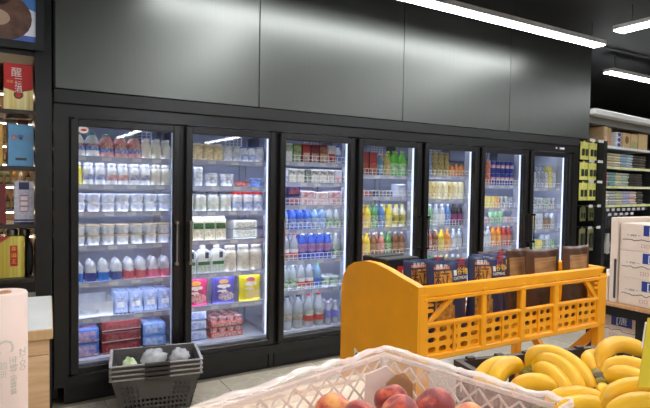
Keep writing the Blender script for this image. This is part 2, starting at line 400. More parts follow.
def can(desc, r, h, pr, stripe=None, tall=1, name='drink_can'):
    b = MB().lathe([(r*.85, 0), (r, h*.04), (r, h*.92), (r*.84, h*.985)], 12, mi=0)
    parts = [(name, b.mesh(name, pr, 'auto')), ('lid', MB().lathe([(r*.86, h*.975), (r*.86, h), (r*.74, h*.992)], 12).mesh('lid', CM((200, 203, 208), .3, 0, .9), 'auto'))]
    if stripe: parts.append(('emblem', MB().lathe([(r*1.01, h*.42), (r*1.01, h*.68)], 12, cap=False).mesh('emblem', stripe, 'auto')))
    return Proto(name, 'can', desc, parts, 2*r, 2*r)
def cup(desc, r, h, body, lid, band=None, name='yoghurt_cup'):
    parts = [(name, MB().lathe([(r*.8, 0), (r*.84, h*.03), (r, h*.9)], 12).mesh(name, CM(body, .35), 'auto')),
             ('lid', MB().lathe([(r*1.05, h*.88), (r*1.05, h*.97), (r*.95, h)], 12).mesh('lid', CM(lid, .4), 'auto'))]
    if band: parts.append(('label', MB().lathe([(r*.9, h*.25), (r*.985, h*.75)], 12, cap=False).mesh('label', band, 'auto')))
    return Proto(name, 'cup', desc, parts, 2.1*r, 2.1*r)
def carton(desc, w, d, h, body, front, gable=False, cap=None, band=None, name='drink_carton', cat='carton'):
    b = MB(); e = .0015
    if gable:
        b.box((-w/2, -d/2, 0), (w/2, d/2, h*.78)); b.prism([(-d/2, h*.78), (d/2, h*.78), (.004, h*.95), (.004, h), (-.004, h), (-.004, h*.95)], (-w/2, 0, 0), (0, 1, 0), (0, 0, 1), (w, 0, 0))
        t = h*.76
    else: b.cbox((-w/2, -d/2, 0), (w/2, d/2, h), .003); t = h*.97
    parts = [(name, b.mesh(name, CM(body, .4)))]
    parts.append(('label', MB().box((-w*.42, -d/2-e, t*.08), (w*.42, -d/2, t*.55)).mesh('label', front)))
    if band: parts.append(('label_band', MB().box((-w*.46, -d/2-e, t*.6), (w*.46, -d/2, t*.92)).mesh('label_band', band)))
    if cap: parts.append(('cap', MB().lathe([(w*.16, h*.8), (w*.16, h*.92)], 10, (0, -d*.22, 0)).mesh('cap', CM(cap))))
    return Proto(name, cat, desc, parts, w, d)
def pouch_shape(w, h, t, nu=14, nv=18, cf=None, topw=1.0, lean=0.):
    """pillow bag standing on its base: closed front and back sheets; cf(u, v) picks the front's material slot"""
    b = MB(); fr = []; bk = []
    def th(u, v): return t*.5*max(0, math.sin(PI*u))**.55*(max(0., min(1, (1-v)/.55)))**.6*(.55+.45*min(1, v/.15)) + .0015
    for j in range(nv+1):
        v = j/nv; ww = w*(1-.06*math.sin(PI*v))*(1 if v < .8 else 1+(topw-1)*(v-.8)/.2)
        for i in range(nu+1):
            u = i/nu; x = (u-.5)*ww; y = th(u, v); z = h*v - (.012*h*math.sin(PI*u) if v > .9 else 0)
            k = .0025*math.sin(17*u+9*v)*min(1, v*4)
            fr.append((x, -y+k+lean*v, z)); bk.append((x, y+k+lean*v, z))
    n = nu+1
    for j in range(nv):
        for i in range(nu):
            a = j*n+i; b.add([], [], 0)
    off = len(fr); b.v = fr+bk
    for j in range(nv):
        for i in range(nu):
            a = j*n+i
            b.f.append((a, a+1, a+n+1, a+n)); b.m.append(cf((i+.5)/nu, (j+.5)/nv) if cf else 0)
            b.f.append((off+a+1, off+a, off+a+n, off+a+n+1)); b.m.append(0)
    for j in range(nv):
        for a in (j*n, j*n+nu): b.f.append((a, a+n, off+a+n, off+a)); b.m.append(0)
    for i in range(nu):
        b.f.append((i, off+i, off+i+1, i+1)); b.m.append(0)
        a = nv*n+i; b.f.append((a, a+1, off+a+1, off+a)); b.m.append(0)
    return b, th
def bag(desc, w, h, t, cols, cf, name='snack_bag'):
    b, _ = pouch_shape(w, h, t, 24, 28, cf=cf)
    return Proto(name, 'bag', desc, [(name, b.mesh(name, cols, True))], w, t)
def pack(desc, w, d, h, body, front, band=None, name='multipack', cat='pack', lidc=None):
    parts = [(name, MB().cbox((-w/2, -d/2, 0), (w/2, d/2, h), .006).mesh(name, CM(body, .3)))]
    parts.append(('label', MB().box((-w*.4, -d/2-.0015, h*.2), (w*.4, -d/2, h*.85)).mesh('label', front)))
    parts.append(('top_label', MB().box((-w*.42, -d*.4, h), (w*.42, d*.42, h+.0015)).mesh('top_label', front)))
    if band: parts.append(('label_band', MB().box((-w*.5, -d/2-.002, h*.0+.008), (w*.5, -d/2, h*.18)).mesh('label_band', band)))
    return Proto(name, cat, desc, parts, w, d)

Wh = (236, 236, 236); Cream = (232, 226, 208)
W2 = PT((240, 240, 242), (205, 208, 215))
red_l = PT((176, 34, 36), (225, 200, 190), 70); blue_l = PT((30, 62, 160), (190, 205, 235), 70); grn_l = PT((40, 120, 60), (215, 230, 205), 70)
tan_l = PT((196, 168, 118), (236, 224, 190), 60); yel_l = PT((236, 208, 40), (250, 240, 170), 60); org_l = PT((226, 120, 40), (250, 214, 150), 60)
navy_l = PT((34, 40, 90), (205, 208, 225), 80); pink_l = PT((214, 110, 130), (245, 215, 220), 60); brn_l = PT((110, 60, 40), (214, 170, 130), 60); drk_l = PT((40, 42, 46), (180, 184, 186), 60)
K = {}
# leftmost door
K['j_wh'] = bottle('white yoghurt jug with green cap', .045, .165, Wh, (60, 160, 110), blue_l, 'jug', (.28, .48), lab2=(red_l, .48, .56), name='yoghurt_jug')
K['j_pk'] = bottle('pink yoghurt jug with green cap', .045, .16, (222, 160, 158), (90, 150, 120), blue_l, 'jug', (.22, .40), lab2=(red_l, .42, .62), name='yoghurt_jug')
K['m_gl'] = bottle('cream glass milk bottle', .034, .145, Cream, (240, 240, 236), None, 'milk', name='milk_bottle')
K['y_bt'] = bottle('yellow yoghurt bottle with white cap', .033, .15, (240, 226, 40), Wh, yel_l, 'jar', name='yoghurt_bottle')
dot = lambda a: PT(a, (238, 236, 234), 28)
K['w_bl'] = bottle('white yoghurt bottle with blue emblem', .034, .15, Wh, (240, 240, 240), dot((70, 110, 190)), 'jar', (.25, .5), name='yoghurt_bottle')
K['w_rd'] = bottle('white yoghurt bottle with red emblem', .034, .15, Wh, (240, 240, 240), dot((196, 84, 76)), 'jar', (.22, .48), name='yoghurt_bottle')
K['w_nv'] = bottle('white yoghurt bottle with navy emblem', .034, .15, Wh, (240, 240, 240), dot((50, 60, 130)), 'jar', (.25, .5), name='yoghurt_bottle')
K['w_cr'] = bottle('plain cream yoghurt bottle', .034, .15, Cream, (236, 232, 222), PT((214, 206, 188), (236, 230, 214)), 'jar', (.2, .55), name='yoghurt_bottle')
K['c_wh'] = cup('white yoghurt cup with foil lid', .044, .062, Wh, (228, 230, 236), PT((180, 190, 214), (240, 240, 244), 40))
K['c_tn'] = cup('white yoghurt cup with tan lid', .042, .07, (230, 228, 226), (206, 184, 150), PT((190, 196, 200), (238, 238, 238), 40))
def wrapped(desc, c):
    r, h = .037, .15
    b = MB().lathe([(r*.8, 0), (r, h*.05), (r, h*.42)], 12).mesh('wrapped_bottle', CM(c, .35), 'auto')
    p = MB(); rr = random.Random(sum(c))
    rings = []
    for a, z in ((1.0, .38), (1.02, .48), (.78, .58), (.92, .72), (.62, .86), (.2, 1.0)):
        rings.append([(r*a*(1+rr.uniform(-.1, .1))*math.cos(2*PI*j/12), r*a*(1+rr.uniform(-.1, .1))*math.sin(2*PI*j/12), h*z) for j in range(12)])
    p.loft(rings)
    return Proto('wrapped_bottle', 'bottle', desc, [('wrapped_bottle', b), ('plastic_wrap', p.mesh('plastic_wrap', M('clear_wrap', (225, 225, 230), .2, var=.15, scale=60, trans=.25), True))], 2*r, 2*r)
K['b_bl'] = wrapped('blue drink bottle in clear wrap', (40, 110, 190)); K['b_nv'] = wrapped('dark blue drink bottle in clear wrap', (40, 60, 130))
K['b_pk'] = wrapped('pink drink bottle in clear wrap', (226, 120, 150)); K['b_rd'] = wrapped('red drink bottle in clear wrap', (196, 80, 96))
def rect(u, v, a, b, c, d): return a < u < b and c < v < d
K['p_wb'] = bag('white milk pouch with blue print', .098, .15, .05, [CM((170, 188, 224), .3), PT((50, 90, 180), (225, 228, 236), 60), CM((240, 240, 240))], lambda u, v: 1 if rect(u, v, .15, .85, .55, .8) or rect(u, v, .3, .7, .12, .26) else (2 if rect(u, v, .2, .8, .3, .52) else 0), 'milk_pouch')
K['k_bl'] = pack('blue printed multipack of milk', .17, .3, .095, (70, 120, 200), PT((60, 110, 200), (236, 190, 190), 30), red_l)
K['k_rd'] = pack('maroon gift pack of milk', .26, .3, .075, (130, 34, 44), PT((120, 26, 38), (176, 90, 90), 40), CM((214, 190, 180)))
K['k_lb'] = pack('pale blue multipack of milk', .16, .3, .09, (120, 160, 225), PT((90, 140, 220), (230, 236, 250), 30))
# second door
K['t_jr'] = bottle('tan labelled drink jar', .038, .13, (206, 186, 140), (222, 214, 196), tan_l, 'jar', (.1, .68), name='drink_jar')
K['w_jr'] = bottle('white round shouldered jar', .035, .125, (222, 222, 224), (196, 198, 206), PT((170, 176, 196), (232, 232, 234), 50), 'jar', (.1, .6), name='drink_jar')
K['w_bb'] = bottle('white and blue milk bottle', .028, .125, Wh, (90, 130, 200), PT((80, 120, 200), (236, 238, 244), 50), 'slim', name='milk_bottle')
K['c_tl'] = cup('tall white yoghurt cup', .035, .145, Wh, (226, 228, 232), PT((150, 156, 170), (240, 240, 240), 40))
K['c_tb'] = cup('wide white yoghurt tub', .055, .10, (226, 226, 228), (206, 208, 214), PT((120, 120, 130), (236, 236, 238), 40), 'yoghurt_tub')
K['c_rd'] = cup('small red dessert tub', .055, .045, (196, 50, 46), (210, 70, 66), red_l, 'dessert_tub')
K['c_bl'] = cup('small blue dessert tub', .05, .07, (60, 130, 220), (190, 210, 240), blue_l, 'dessert_tub')
K['j_dk'] = bottle('white jar with dark lid', .043, .15, (226, 224, 214), (70, 70, 78), PT((190, 196, 170), (234, 232, 222), 30), 'jar', name='yoghurt_jar')
K['j_rd'] = bottle('white jar with red lid', .038, .15, (232, 230, 228), (196, 40, 44), PT((90, 110, 180), (236, 236, 236), 40), 'jar', name='yoghurt_jar')
K['g_cr'] = carton('cream milk carton with green top', .082, .082, .185, (226, 218, 188), PT((170, 150, 110), (232, 226, 200), 60), True, (240, 240, 240), CM((44, 96, 60)))
K['f_wg'] = pack('flat white milk pack with green print', .2, .2, .07, (228, 228, 222), PT((150, 140, 110), (236, 234, 224), 60), CM((50, 120, 80)))
K['f_nv'] = pack('dark blue milk pack', .16, .12, .06, (60, 74, 130), PT((50, 60, 120), (170, 180, 214), 50))
def jug(desc):
    w, d, h = .105, .09, .2
    b = MB(); b.loft([[(sx*w/2*k, sy*d/2*k, z) for sx, sy in ((-1, -.8), (-.8, -1), (.8, -1), (1, -.8), (1, .8), (.8, 1), (-.8, 1), (-1, .8))] for k, z in ((.92, 0), (1, .01), (1, .12), (.93, .15), (.6, .175), (.32, .185), (.32, .195))])
    hd = MB().tube([(.012, -.03, .178), (.042, -.05, .165), (.05, -.056, .14), (.044, -.054, .115), (.03, -.046, .10)], .0085, 8).mesh('handle', CM(Wh, .3), True)
    return Proto('milk_jug', 'jug', desc, [('milk_jug', b.mesh('milk_jug', CM(Wh, .3), 'auto')), ('handle', hd), ('handle_recess', MB().box((.008, -.0465, .115), (.036, -.0455, .16)).mesh('handle_recess', CM((70, 74, 84)))), ('cap', MB().lathe([(.022, .19), (.022, .212)], 12).mesh('cap', CM((230, 232, 236)), 'auto')), ('label', MB().box((-.046, -.0465, .015), (.046, -.045, .062)).mesh('label', PT((230, 232, 226), (150, 180, 150), 60))), ('label_band', MB().box((-.046, -.0465, .064), (.046, -.045, .09)).mesh('label_band', CM((40, 110, 70))))], w, d)
K['mj'] = jug('white milk jug with green label')
K['m_bg'] = bottle('large cream milk bottle', .052, .2, (226, 218, 202), (226, 222, 214), PT((196, 180, 160), (230, 222, 206), 40), 'jar', (.08, .6), name='milk_bottle')
def gummy(desc, base, alt):
    el = lambda u, v, a, b, ra_, rb: ((u-a)/ra_)**2+((v-b)/rb)**2 < 1
    return bag(desc, .195, .22, .07, [CM(base, .22), CM(alt, .3), CM((242, 228, 220)), PT(base, (250, 214, 196), 70)], lambda u, v: 1 if el(u, v, .5, .78, .2, .07) else (2 if el(u, v, .5, .62, .3, .07) or el(u, v, .42, .46, .2, .05) else (3 if el(u, v, .6, .26, .34, .16) else 0)), 'candy_bag')
K['g_pk'] = gummy('bright pink candy bag', (214, 40, 110), (240, 170, 60)); K['g_pu'] = gummy('purple blue candy bag', (84, 76, 170), (214, 150, 70)); K['g_ye'] = gummy('yellow candy bag', (236, 214, 30), (180, 60, 120))
K['k_wb'] = pack('white and blue yoghurt multipack', .2, .32, .075, (196, 204, 224), PT((70, 110, 180), (226, 228, 236), 25), CM((80, 120, 200)))
def cuppack(desc):
    b = MB().cbox((-.135, -.2, 0), (.135, .2, .045), .006).mesh('cup_multipack', CM((196, 70, 66), .35)); cups = MB()
    parts = [('cup_multipack', b)]
    for i in range(4):
        for j in range(6):
            parts.append(('cup', MB().lathe([(.026, .045), (.03, .075), (.031, .078), (.02, .08)], 10, (-.1+i*.067, -.17+j*.068, 0)).mesh('cup', PT((196, 90, 90), (240, 214, 210), 40), 'auto')))
    parts.append(('label', MB().box((-.12, -.2015, .008), (.12, -.2, .038)).mesh('label', red_l)))
    return Proto('cup_multipack', 'pack', desc, parts, .27, .4)
K['cp'] = cuppack('red tray of small white dessert cups')
# third door
def ct(desc, body, lab, band, w=.075, h=.155): return carton(desc, w, .075, h, body, lab, False, None, band)
K['t1'] = ct('white and green drink carton', (226, 226, 220), W2, grn_l); K['t2'] = ct('green printed drink carton', (110, 140, 84), PT((100, 130, 76), (196, 206, 160)), PT((84, 120, 60), (180, 190, 140)))
K['t3'] = ct('red and white drink carton', (168, 40, 40), PT((226, 214, 200), (190, 80, 70)), CM((176, 40, 40))); K['t4'] = ct('dark red drink carton', (130, 34, 36), PT((170, 60, 60), (220, 190, 180)), CM((120, 30, 34)))
K['t5'] = ct('brown and red drink carton', (126, 66, 46), PT((190, 130, 80), (230, 200, 160)), PT((120, 50, 40), (190, 130, 100))); K['t6'] = ct('white drink carton with red base', (230, 228, 228), CM((190, 36, 44)), W2)
K['sb'] = bottle('slim blue and white bottle', .03, .16, (226, 230, 238), (40, 90, 190), blue_l, 'slim')
K['s1'] = ct('small white carton with dark print', (232, 230, 224), PT((200, 190, 170), (236, 234, 228)), PT((40, 44, 44), (226, 224, 216), 30), .07, .115); K['s2'] = ct('small pale blue carton', (196, 204, 230), PT((120, 140, 220), (220, 224, 240)), W2, .06, .115)
K['s3'] = ct('small dark green carton', (70, 88, 76), PT((60, 84, 66), (170, 180, 160)), drk_l, .06, .11); K['s4'] = ct('small white carton with pink splash', (236, 226, 226), PT((226, 110, 120), (240, 224, 224), 30), W2, .075, .115)
K['yb'] = bottle('yellow green drink bottle', .03, .15, (206, 206, 60), (120, 150, 40), yel_l)
K['x1'] = pack('orange and blue dessert box', .12, .12, .08, (70, 80, 140), PT((226, 110, 50), (70, 80, 150), 30), name='dessert_box', cat='box'); K['x2'] = pack('red and white yoghurt pack', .14, .12, .06, (220, 200, 206), PT((196, 60, 70), (236, 226, 230), 30)); K['x3'] = pack('pale pink yoghurt pack', .13, .12, .055, (226, 210, 216), PT((214, 150, 160), (236, 230, 234), 30))
K['wb1'] = bottle('small blue water bottle', .034, .18, (70, 110, 210), (226, 230, 238), blue_l, 'water', trans=.15, name='water_bottle'); K['wb2'] = bottle('small pale blue water bottle', .034, .18, (150, 180, 214), (200, 214, 230), PT((60, 110, 180), (220, 228, 236), 40), 'water', trans=.3, name='water_bottle')
K['wb3'] = bottle('small green-labelled water bottle', .034, .18, (206, 214, 216), (220, 224, 226), grn_l, 'water', trans=.45, name='water_bottle')
wr = PT((190, 36, 34), (214, 90, 84), 90)
K['wr'] = bottle('clear water bottle with red label', .037, .225, (206, 212, 220), (186, 36, 40), wr, 'water', (.14, .3), .45, name='water_bottle', lab2=(W2, .3, .43)); K['wbl'] = bottle('blue water bottle', .037, .225, (60, 100, 205), (226, 228, 236), PT((60, 100, 200), (220, 150, 160), 25), 'water', (.3, .6), .15, name='water_bottle')
K['wg'] = bottle('clear water bottle with green label', .036, .215, (206, 216, 214), (214, 222, 222), grn_l, 'water', (.15, .42), .45, name='water_bottle'); K['wgc'] = bottle('clear blue bottle with lime cap', .036, .215, (150, 190, 216), (80, 210, 70), PT((40, 80, 190), (90, 130, 215), 50), 'water', (.12, .4), .35, name='water_bottle')
K['wt'] = cup('round clear tub with pale lid', .04, .09, (190, 206, 200), (226, 232, 230), grn_l, 'dessert_tub')
K['Wp'] = bottle('large clear water bottle with black cap', .046, .285, (200, 206, 210), (34, 34, 36), PT((150, 120, 90), (200, 196, 186), 30), 'water', (.3, .42), .5, name='water_bottle'); K['Wr'] = bottle('large red-labelled water bottle', .046, .285, (206, 212, 220), (190, 36, 40), wr, 'water', (.18, .35), .45, name='water_bottle', lab2=(PT((240, 240, 240), (60, 110, 80), 14), .35, .5))
K['Wb'] = bottle('small violet-labelled water bottle', .031, .2, (206, 210, 226), (236, 236, 240), PT((90, 90, 200), (150, 150, 226), 40), 'water', (.3, .6), .4, name='water_bottle')
# fourth to seventh doors
K['r_tall'] = carton('red printed tea carton', .085, .08, .21, (140, 36, 34), PT((150, 34, 34), (206, 120, 90), 40), False, None, CM((150, 40, 38))); K['b_tea'] = bottle('blue tea bottle', .035, .2, (70, 120, 160), (200, 210, 220), PT((60, 110, 150), (170, 200, 214), 40)); K['g_tea'] = bottle('golden tea bottle', .036, .2, (196, 164, 96), (220, 196, 110), PT((190, 150, 80), (226, 206, 150), 40)); K['n_tea'] = bottle('bright green tea bottle', .043, .235, (110, 200, 70), (206, 196, 90), PT((90, 190, 60), (226, 240, 210), 30))
K['flat_r'] = pack('flat red snack box', .2, .14, .05, (150, 40, 44), PT((160, 40, 46), (206, 150, 140), 40), name='snack_box', cat='box'); K['flat_b'] = pack('flat dark blue snack box', .2, .14, .05, (60, 64, 90), PT((56, 60, 90), (150, 150, 170), 40), name='snack_box', cat='box'); K['flat_w'] = pack('upright white snack box', .11, .1, .12, (214, 218, 232), PT((150, 160, 206), (230, 232, 240), 30), name='snack_box', cat='box')
def jb(key, desc, body, cap, lab, tr=.0, r=.035, h=.212, shape='bottle'): K[key] = bottle(desc, r, h, body, cap, lab, shape, (.15, .55), tr, name='drink_bottle')
jb('jr', 'red tea bottle', (176, 50, 44), (200, 190, 180), PT((170, 44, 44), (226, 180, 150), 40)); jb('jy', 'yellow juice bottle', (232, 204, 50), (236, 200, 40), yel_l); jb('jn', 'green tea bottle', (80, 150, 80), (80, 160, 70), grn_l); jb('jbn', 'brown tea bottle', (130, 84, 54), (214, 206, 200), brn_l); jb('jo', 'orange juice bottle', (230, 140, 50), (226, 150, 40), org_l); jb('jbl', 'blue sports drink bottle', (90, 130, 190), (230, 232, 238), blue_l); jb('jw', 'clear soda bottle with white cap', (206, 212, 216), (236, 236, 238), PT((206, 210, 214), (236, 236, 236), 40), .3); jb('jwy', 'white and yellow drink bottle', (226, 222, 190), (236, 214, 60), PT((236, 220, 90), (60, 60, 60), 24)); jb('jg', 'clear green bottle of water', (150, 196, 150), (226, 232, 228), grn_l, .2); jb('jpk', 'pale red fruit drink bottle', (206, 130, 110), (226, 226, 226), PT((190, 90, 80), (236, 210, 200), 40))
jb('jk', 'cola bottle with dark cap', (50, 34, 32), (60, 60, 70), PT((60, 70, 160), (180, 60, 60), 40))
jb('jsm', 'small amber juice bottle', (214, 130, 60), (240, 226, 190), org_l, 0, .03, .13)
def cn(key, desc, p, st=None, r=.033, h=.13): K[key] = can(desc, r, h, p, st)
cn('cb', 'blue cola can', M('cola_blue', (24, 50, 150), .3, metal=.3), PT((230, 230, 236), (190, 40, 50), 22)); cn('cr', 'red orange soda can', PT((190, 70, 54), (226, 170, 150), 50)); cn('cyw', 'pale yellow soda can', PT((226, 206, 120), (244, 240, 224), 40), None, .033, .18); cn('cgo', 'golden beer can', PT((200, 170, 70), (236, 226, 180), 40), None, .033, .18); cn('cgn', 'green soda can', PT((50, 140, 80), (190, 220, 180), 40)); cn('cye', 'yellow soda can', PT((214, 190, 60), (240, 230, 160), 40)); cn('cor', 'orange soda can', PT((216, 140, 60), (240, 200, 150), 40)); cn('cwb', 'white and dark beer can', PT((226, 226, 226), (60, 66, 90), 40)); cn('cdk', 'dark green beer can', PT((40, 76, 66), (196, 206, 200), 40)); cn('csv', 'silver grey beer can', PT((150, 156, 166), (230, 232, 236), 40), None, .033, .18); cn('cnv', 'navy beer can', PT((50, 60, 110), (200, 206, 220), 40)); cn('cbr', 'brown coffee can', PT((96, 60, 46), (190, 160, 130), 40)); cn('ctl', 'tall blue energy can', PT((50, 80, 150), (190, 204, 226), 40), None, .032, .23); cn('ctb', 'tall brown coffee can', PT((120, 96, 56), (214, 196, 130), 40), None, .033, .235)

# what stands where: per door, per shelf: (list of front items, rows deep, layers)
LAY = {
 0: [(['j_wh', 'j_wh', 'j_pk', 'j_pk', 'j_pk', 'm_gl', 'm_gl', 'm_gl'], 2, 1), (['y_bt', 'w_bl', 'w_bl', 'w_rd', 'w_rd', 'w_nv', 'w_nv', 'w_cr', 'w_cr'], 2, 1),
     (['c_wh']*7, 2, 2), (['c_tn']*7, 2, 2), (['b_bl', 'b_nv', 'b_bl', 'b_nv', 'b_rd', 'b_rd', 'b_pk', 'b_pk'], 2, 1)],
 1: [(['t_jr', 't_jr', 't_jr', 't_jr', 'w_jr', 'w_jr', 'w_bb', 'w_bb', 'w_jr'], 2, 1), (['c_tl', 'c_tl', 'c_tb', 'c_tb', 'c_rd', 'c_bl'], 1, 1),
     (['j_dk', 'j_dk', 'j_dk', 'j_dk', 'j_rd', 'j_rd', 'j_rd'], 2, 1), None, (['mj', 'mj', 'm_bg', 'm_bg', 'm_bg'], 1, 1), (['g_pk', 'g_pu', 'g_ye'], 1, 1)],
 2: [(['t1', 't2', 't3', 't4', 't5', 't6', 'sb'], 2, 1), (['s2', 's1', 's3', 's1', 's1', 's1', 's4'], 1, 1), (['x1', 'x1', 'x2', 'x3', 'x2'], 1, 2),
     (['wb2', 'wb1', 'wb1', 'wb1', 'wb2', 'wb2', 'wb3', 'wb3'], 2, 1), (['wr', 'wr', 'wr', 'wbl', 'wbl', 'wbl', 'wbl', 'wg'], 2, 1), (['wg', 'wg', 'wr', 'wr', 'wgc', 'wt', 'wt'], 2, 1), (['Wp', 'Wp', 'Wr', 'Wr', 'Wb', 'Wb'], 2, 1)],
 3: [(['r_tall', 'r_tall', 'b_tea', 'g_tea', 'n_tea', 'n_tea'], 2, 1), (['flat_r', 'flat_b', 'flat_w'], 1, 1), (['jr', 'jy', 'jn', 'jbl', 'jy', 'jwy', 'jwy'], 2, 1), (['jr', 'jy', 'jbn', 'jpk', 'jn', 'jbn', 'jbn'], 2, 1), (['jy', 'jbl', 'jk', 'jr', 'jy', 'jk'], 2, 1)],
 4: [(['ctl', 'ctl', 'ctb', 'ctb', 'ctb', 'jsm', 'jsm', 'jsm'], 2, 1), (['cyw', 'cgo', 'cgo', 'cyw', 'cyw', 'cgo', 'cyw', 'cyw'], 2, 1), (['jg', 'jg', 'jw', 'jw', 'jbl', 'jk', 'jk'], 2, 1), (['jw', 'jpk', 'jbn', 'jy', 'jo', 'jw', 'jw'], 2, 1), (['jg', 'jn', 'jbn', 'jy', 'jw', 'jw'], 2, 1)],
 5: [(['cr', 'cr', 'cb', 'cb', 'cb', 'cb', 'cb'], 2, 2), (['cgn', 'cye', 'cye', 'cor', 'cwb', 'cwb', 'cnv'], 2, 1), (['x2', 'cgn', 'cgn', 'x2'], 1, 1), (['jbn', 'jw', 'jw', 'jo', 'jo', 'jr', 'jr'], 2, 1), (['jk', 'jk', 'jbl', 'jk', 'jbl', 'jk'], 2, 1)],
 6: [(['cdk', 'csv', 'cnv', 'csv', 'cye', 'csv'], 2, 2), (['cwb', 'cdk', 'cwb', 'cdk', 'cwb', 'cwb'], 2, 1), (['csv', 'cgo', 'csv', 'cbr', 'cbr', 'csv'], 2, 1), (['cdk', 'cgn', 'cye', 'cdk', 'csv', 'cgn'], 2, 1), (['cb', 'cb', 'cb', 'cb', 'cb', 'cb'], 2, 1)],
}
RNG = {0: (.04, .715), 1: (.04, .71), 2: (.04, .70), 3: (.04, .695), 4: (.04, .695), 5: (.04, .69), 6: (.04, .67)}
for k, rows in LAY.items():
    for i, row in enumerate(rows):
        if not row: continue
        keys, deep, layers = row
        z = (SHZ[k][i] if i < len(SHZ[k]) else .24) + .0005
        x0, x1 = RNG[k]; tot = sum(K[a].w for a in keys); keys = list(keys); ii = 0
        while len(keys) < 12:
            c_ = keys[ii % len(keys)]
            if x1-x0-tot < K[c_].w+.004*len(keys): break
            keys.insert(ii % len(keys), c_); tot += K[c_].w; ii += 2
        gap = (x1-x0-tot)/(len(keys))
        x = k*PD + x0 + gap/2
        dn = DOORN[k] + ' door'; sn = shelf_name(k, i) + ' shelf'; gp = 'goods on the %s of the %s' % (sn, dn)
        for n, a in enumerate(keys):
            p = K[a]; cx = x + p.w/2; x += p.w + gap
            step = p.d*1.06+.003
            for q in range(deep):
                for l in range(layers):
                    hgt = max(v.co.z for _, me in p.parts for v in me.vertices)
                    if z + hgt*(l+1) > 1.80 and l > 0: continue
                    rz = R.uniform(-.06, .06) if 'pack' not in p.name and 'box' not in p.name else R.uniform(-.02, .02)
                    y = .148 + p.d/2 + q*step
                    lay_ = '' if layers == 1 else ('lower ' if l == 0 else 'upper ')
                    if q == 0: lb = '%s, %s%s from left, %s, %s' % (p.desc, lay_, ORD[n], sn, dn)
                    else: lb = '%s, %srear %s from left, %s, %s' % (p.desc, lay_, ORD[n], sn, dn)
                    p.put((cx, y, z+hgt*l+.0005*l), rz, lb, gp)
def single(a, x, y, z, where, rz=0., gp='goods in the cooler'):
    K[a].put((x, y, z+.0005), rz, K[a].desc + ', ' + where, gp)
# leftmost door, sixth shelf: open carton and pouches; bottom: multipacks
z = SHZ[0][5]
bx = tag(empty('open_carton', (.19, .29, z+.0005)), 'open white cardboard carton at left on sixth shelf, leftmost cooler door', 'box')
CARD = M('white_cardboard', (222, 222, 224), .6)
for n, a, b in (('front_wall', (-.12, -.12, 0), (.12, -.116, .095)), ('rear_wall', (-.12, .116, 0), (.12, .12, .12)), ('side_wall', (-.12, -.116, 0), (-.116, .116, .12)), ('side_wall', (.116, -.116, 0), (.12, .116, .12)), ('bottom', (-.116, -.116, 0), (.116, .116, .004))):
    MB().box(a, b).obj(n, CARD, bx)
MB().box((-.09, -.1215, .02), (.03, -.12, .05)).obj('label', PT((240, 240, 240), (170, 176, 190), 30), bx)
for n in range(4):
    for q in range(3): single('p_wb', .37+n*.103, .21+q*.075, z, ('front' if q == 0 else 'middle' if q == 1 else 'rear') + ' row %s from left, sixth shelf, leftmost door' % ORD[n], R.uniform(-.05, .05), 'milk pouches on the sixth shelf')
z = .24
for l in range(2):
    single('k_bl', .135, .33, z+l*.0985, ('lower', 'upper')[l]+' of the stack at left, leftmost door')
    single('k_lb', .60, .33, z+l*.0935, ('lower', 'upper')[l]+' of the stack at right, leftmost door')
for l in range(3): single('k_rd', .37, .33, z+l*.078, ('lowest', 'middle', 'topmost')[l]+' of its stack, bottom of leftmost door')
# second door, fourth shelf and bottom
z = SHZ[1][3]
for n in range(4): single('g_cr', PD+.085+n*.089, .22, z, '%s from left, fourth shelf, second cooler door' % ORD[n], 0, 'milk cartons on the fourth shelf')
for l in range(2): single('f_wg', PD+.56, .28, z+l*.0725, ('lower', 'upper')[l]+' of two, fourth shelf, second cooler door')
for n in range(2): single('f_nv', PD+.5+n*.165, .47, z+.0, ('left', 'right')[n]+' one behind flat packs, fourth shelf, second door')
z = .24
for l in range(2):
    for q in range(1): single('k_wb', PD+.15, .36, z+l*.0785, ('lower', 'upper')[l]+' of two at left, bottom of second door')
single('k_wb', PD+.15, .36, z+.157, 'topmost at left, bottom of second door')
K['cp'].put((PD+.42, .40, z+.0005), 0, K['cp'].desc+', lower of two, bottom of second door', 'dessert trays'); K['cp'].put((PD+.42, .40, z+.082), 0, K['cp'].desc+', upper of two, bottom of second door', 'dessert trays')

# ------------------------------------------------------------------ orange plastic promotion bin with snack bags
ORG = M('orange_plastic', (250, 168, 18), .36, var=.05, scale=8)
X0, X1, YF, YR = 1.04, 2.31, -2.2, -1.645
ZF = .775
bn = tag(empty('promotion_bin', ((X0+X1)/2, (YF+YR)/2, 0)), 'orange plastic promotion bin with perforated sides standing before the coolers', 'bin')
bo = Vector(((X0+X1)/2, (YF+YR)/2, 0))
def bpart(mb, name, mat=ORG, smooth=False):
    mb.v = [tuple(Vector(p)-bo) for p in mb.v]; return mb.obj(name, mat, bn, smooth=smooth)
prof = [(YF, .0), (YF, 1.058), (YF+.03, 1.066), (YF+.115, 1.083), (YF+.2, 1.103), (YF+.29, 1.117), (YF+.37, 1.117), (YF+.445, 1.102), (YF+.5, 1.075), (YF+.535, 1.035), (YR, .97), (YR, 0)]
ep = bpart(MB().prism(prof, (X0, 0, 0), (0, 1, 0), (0, 0, 1), (.034, 0, 0)), 'end_panel')
rv = MB().tube([(X0-.006, YF+.05, 1.035), (X0+.002, YF+.05, 1.035)], .014, 12); bpart(rv, 'rivet')
stk = atX(357, 353, X0); st = MB().prism([(-.022, -.03), (.03, -.03), (.03, .0), (-.012, .028), (-.022, .028)], (X0-.001, stk.y, stk.z-.01), (0, -1, 0), (0, 0, 1), (.001, 0, 0)); st = bpart(st, 'sticker', M('sticker_paper', (236, 234, 230), .5))
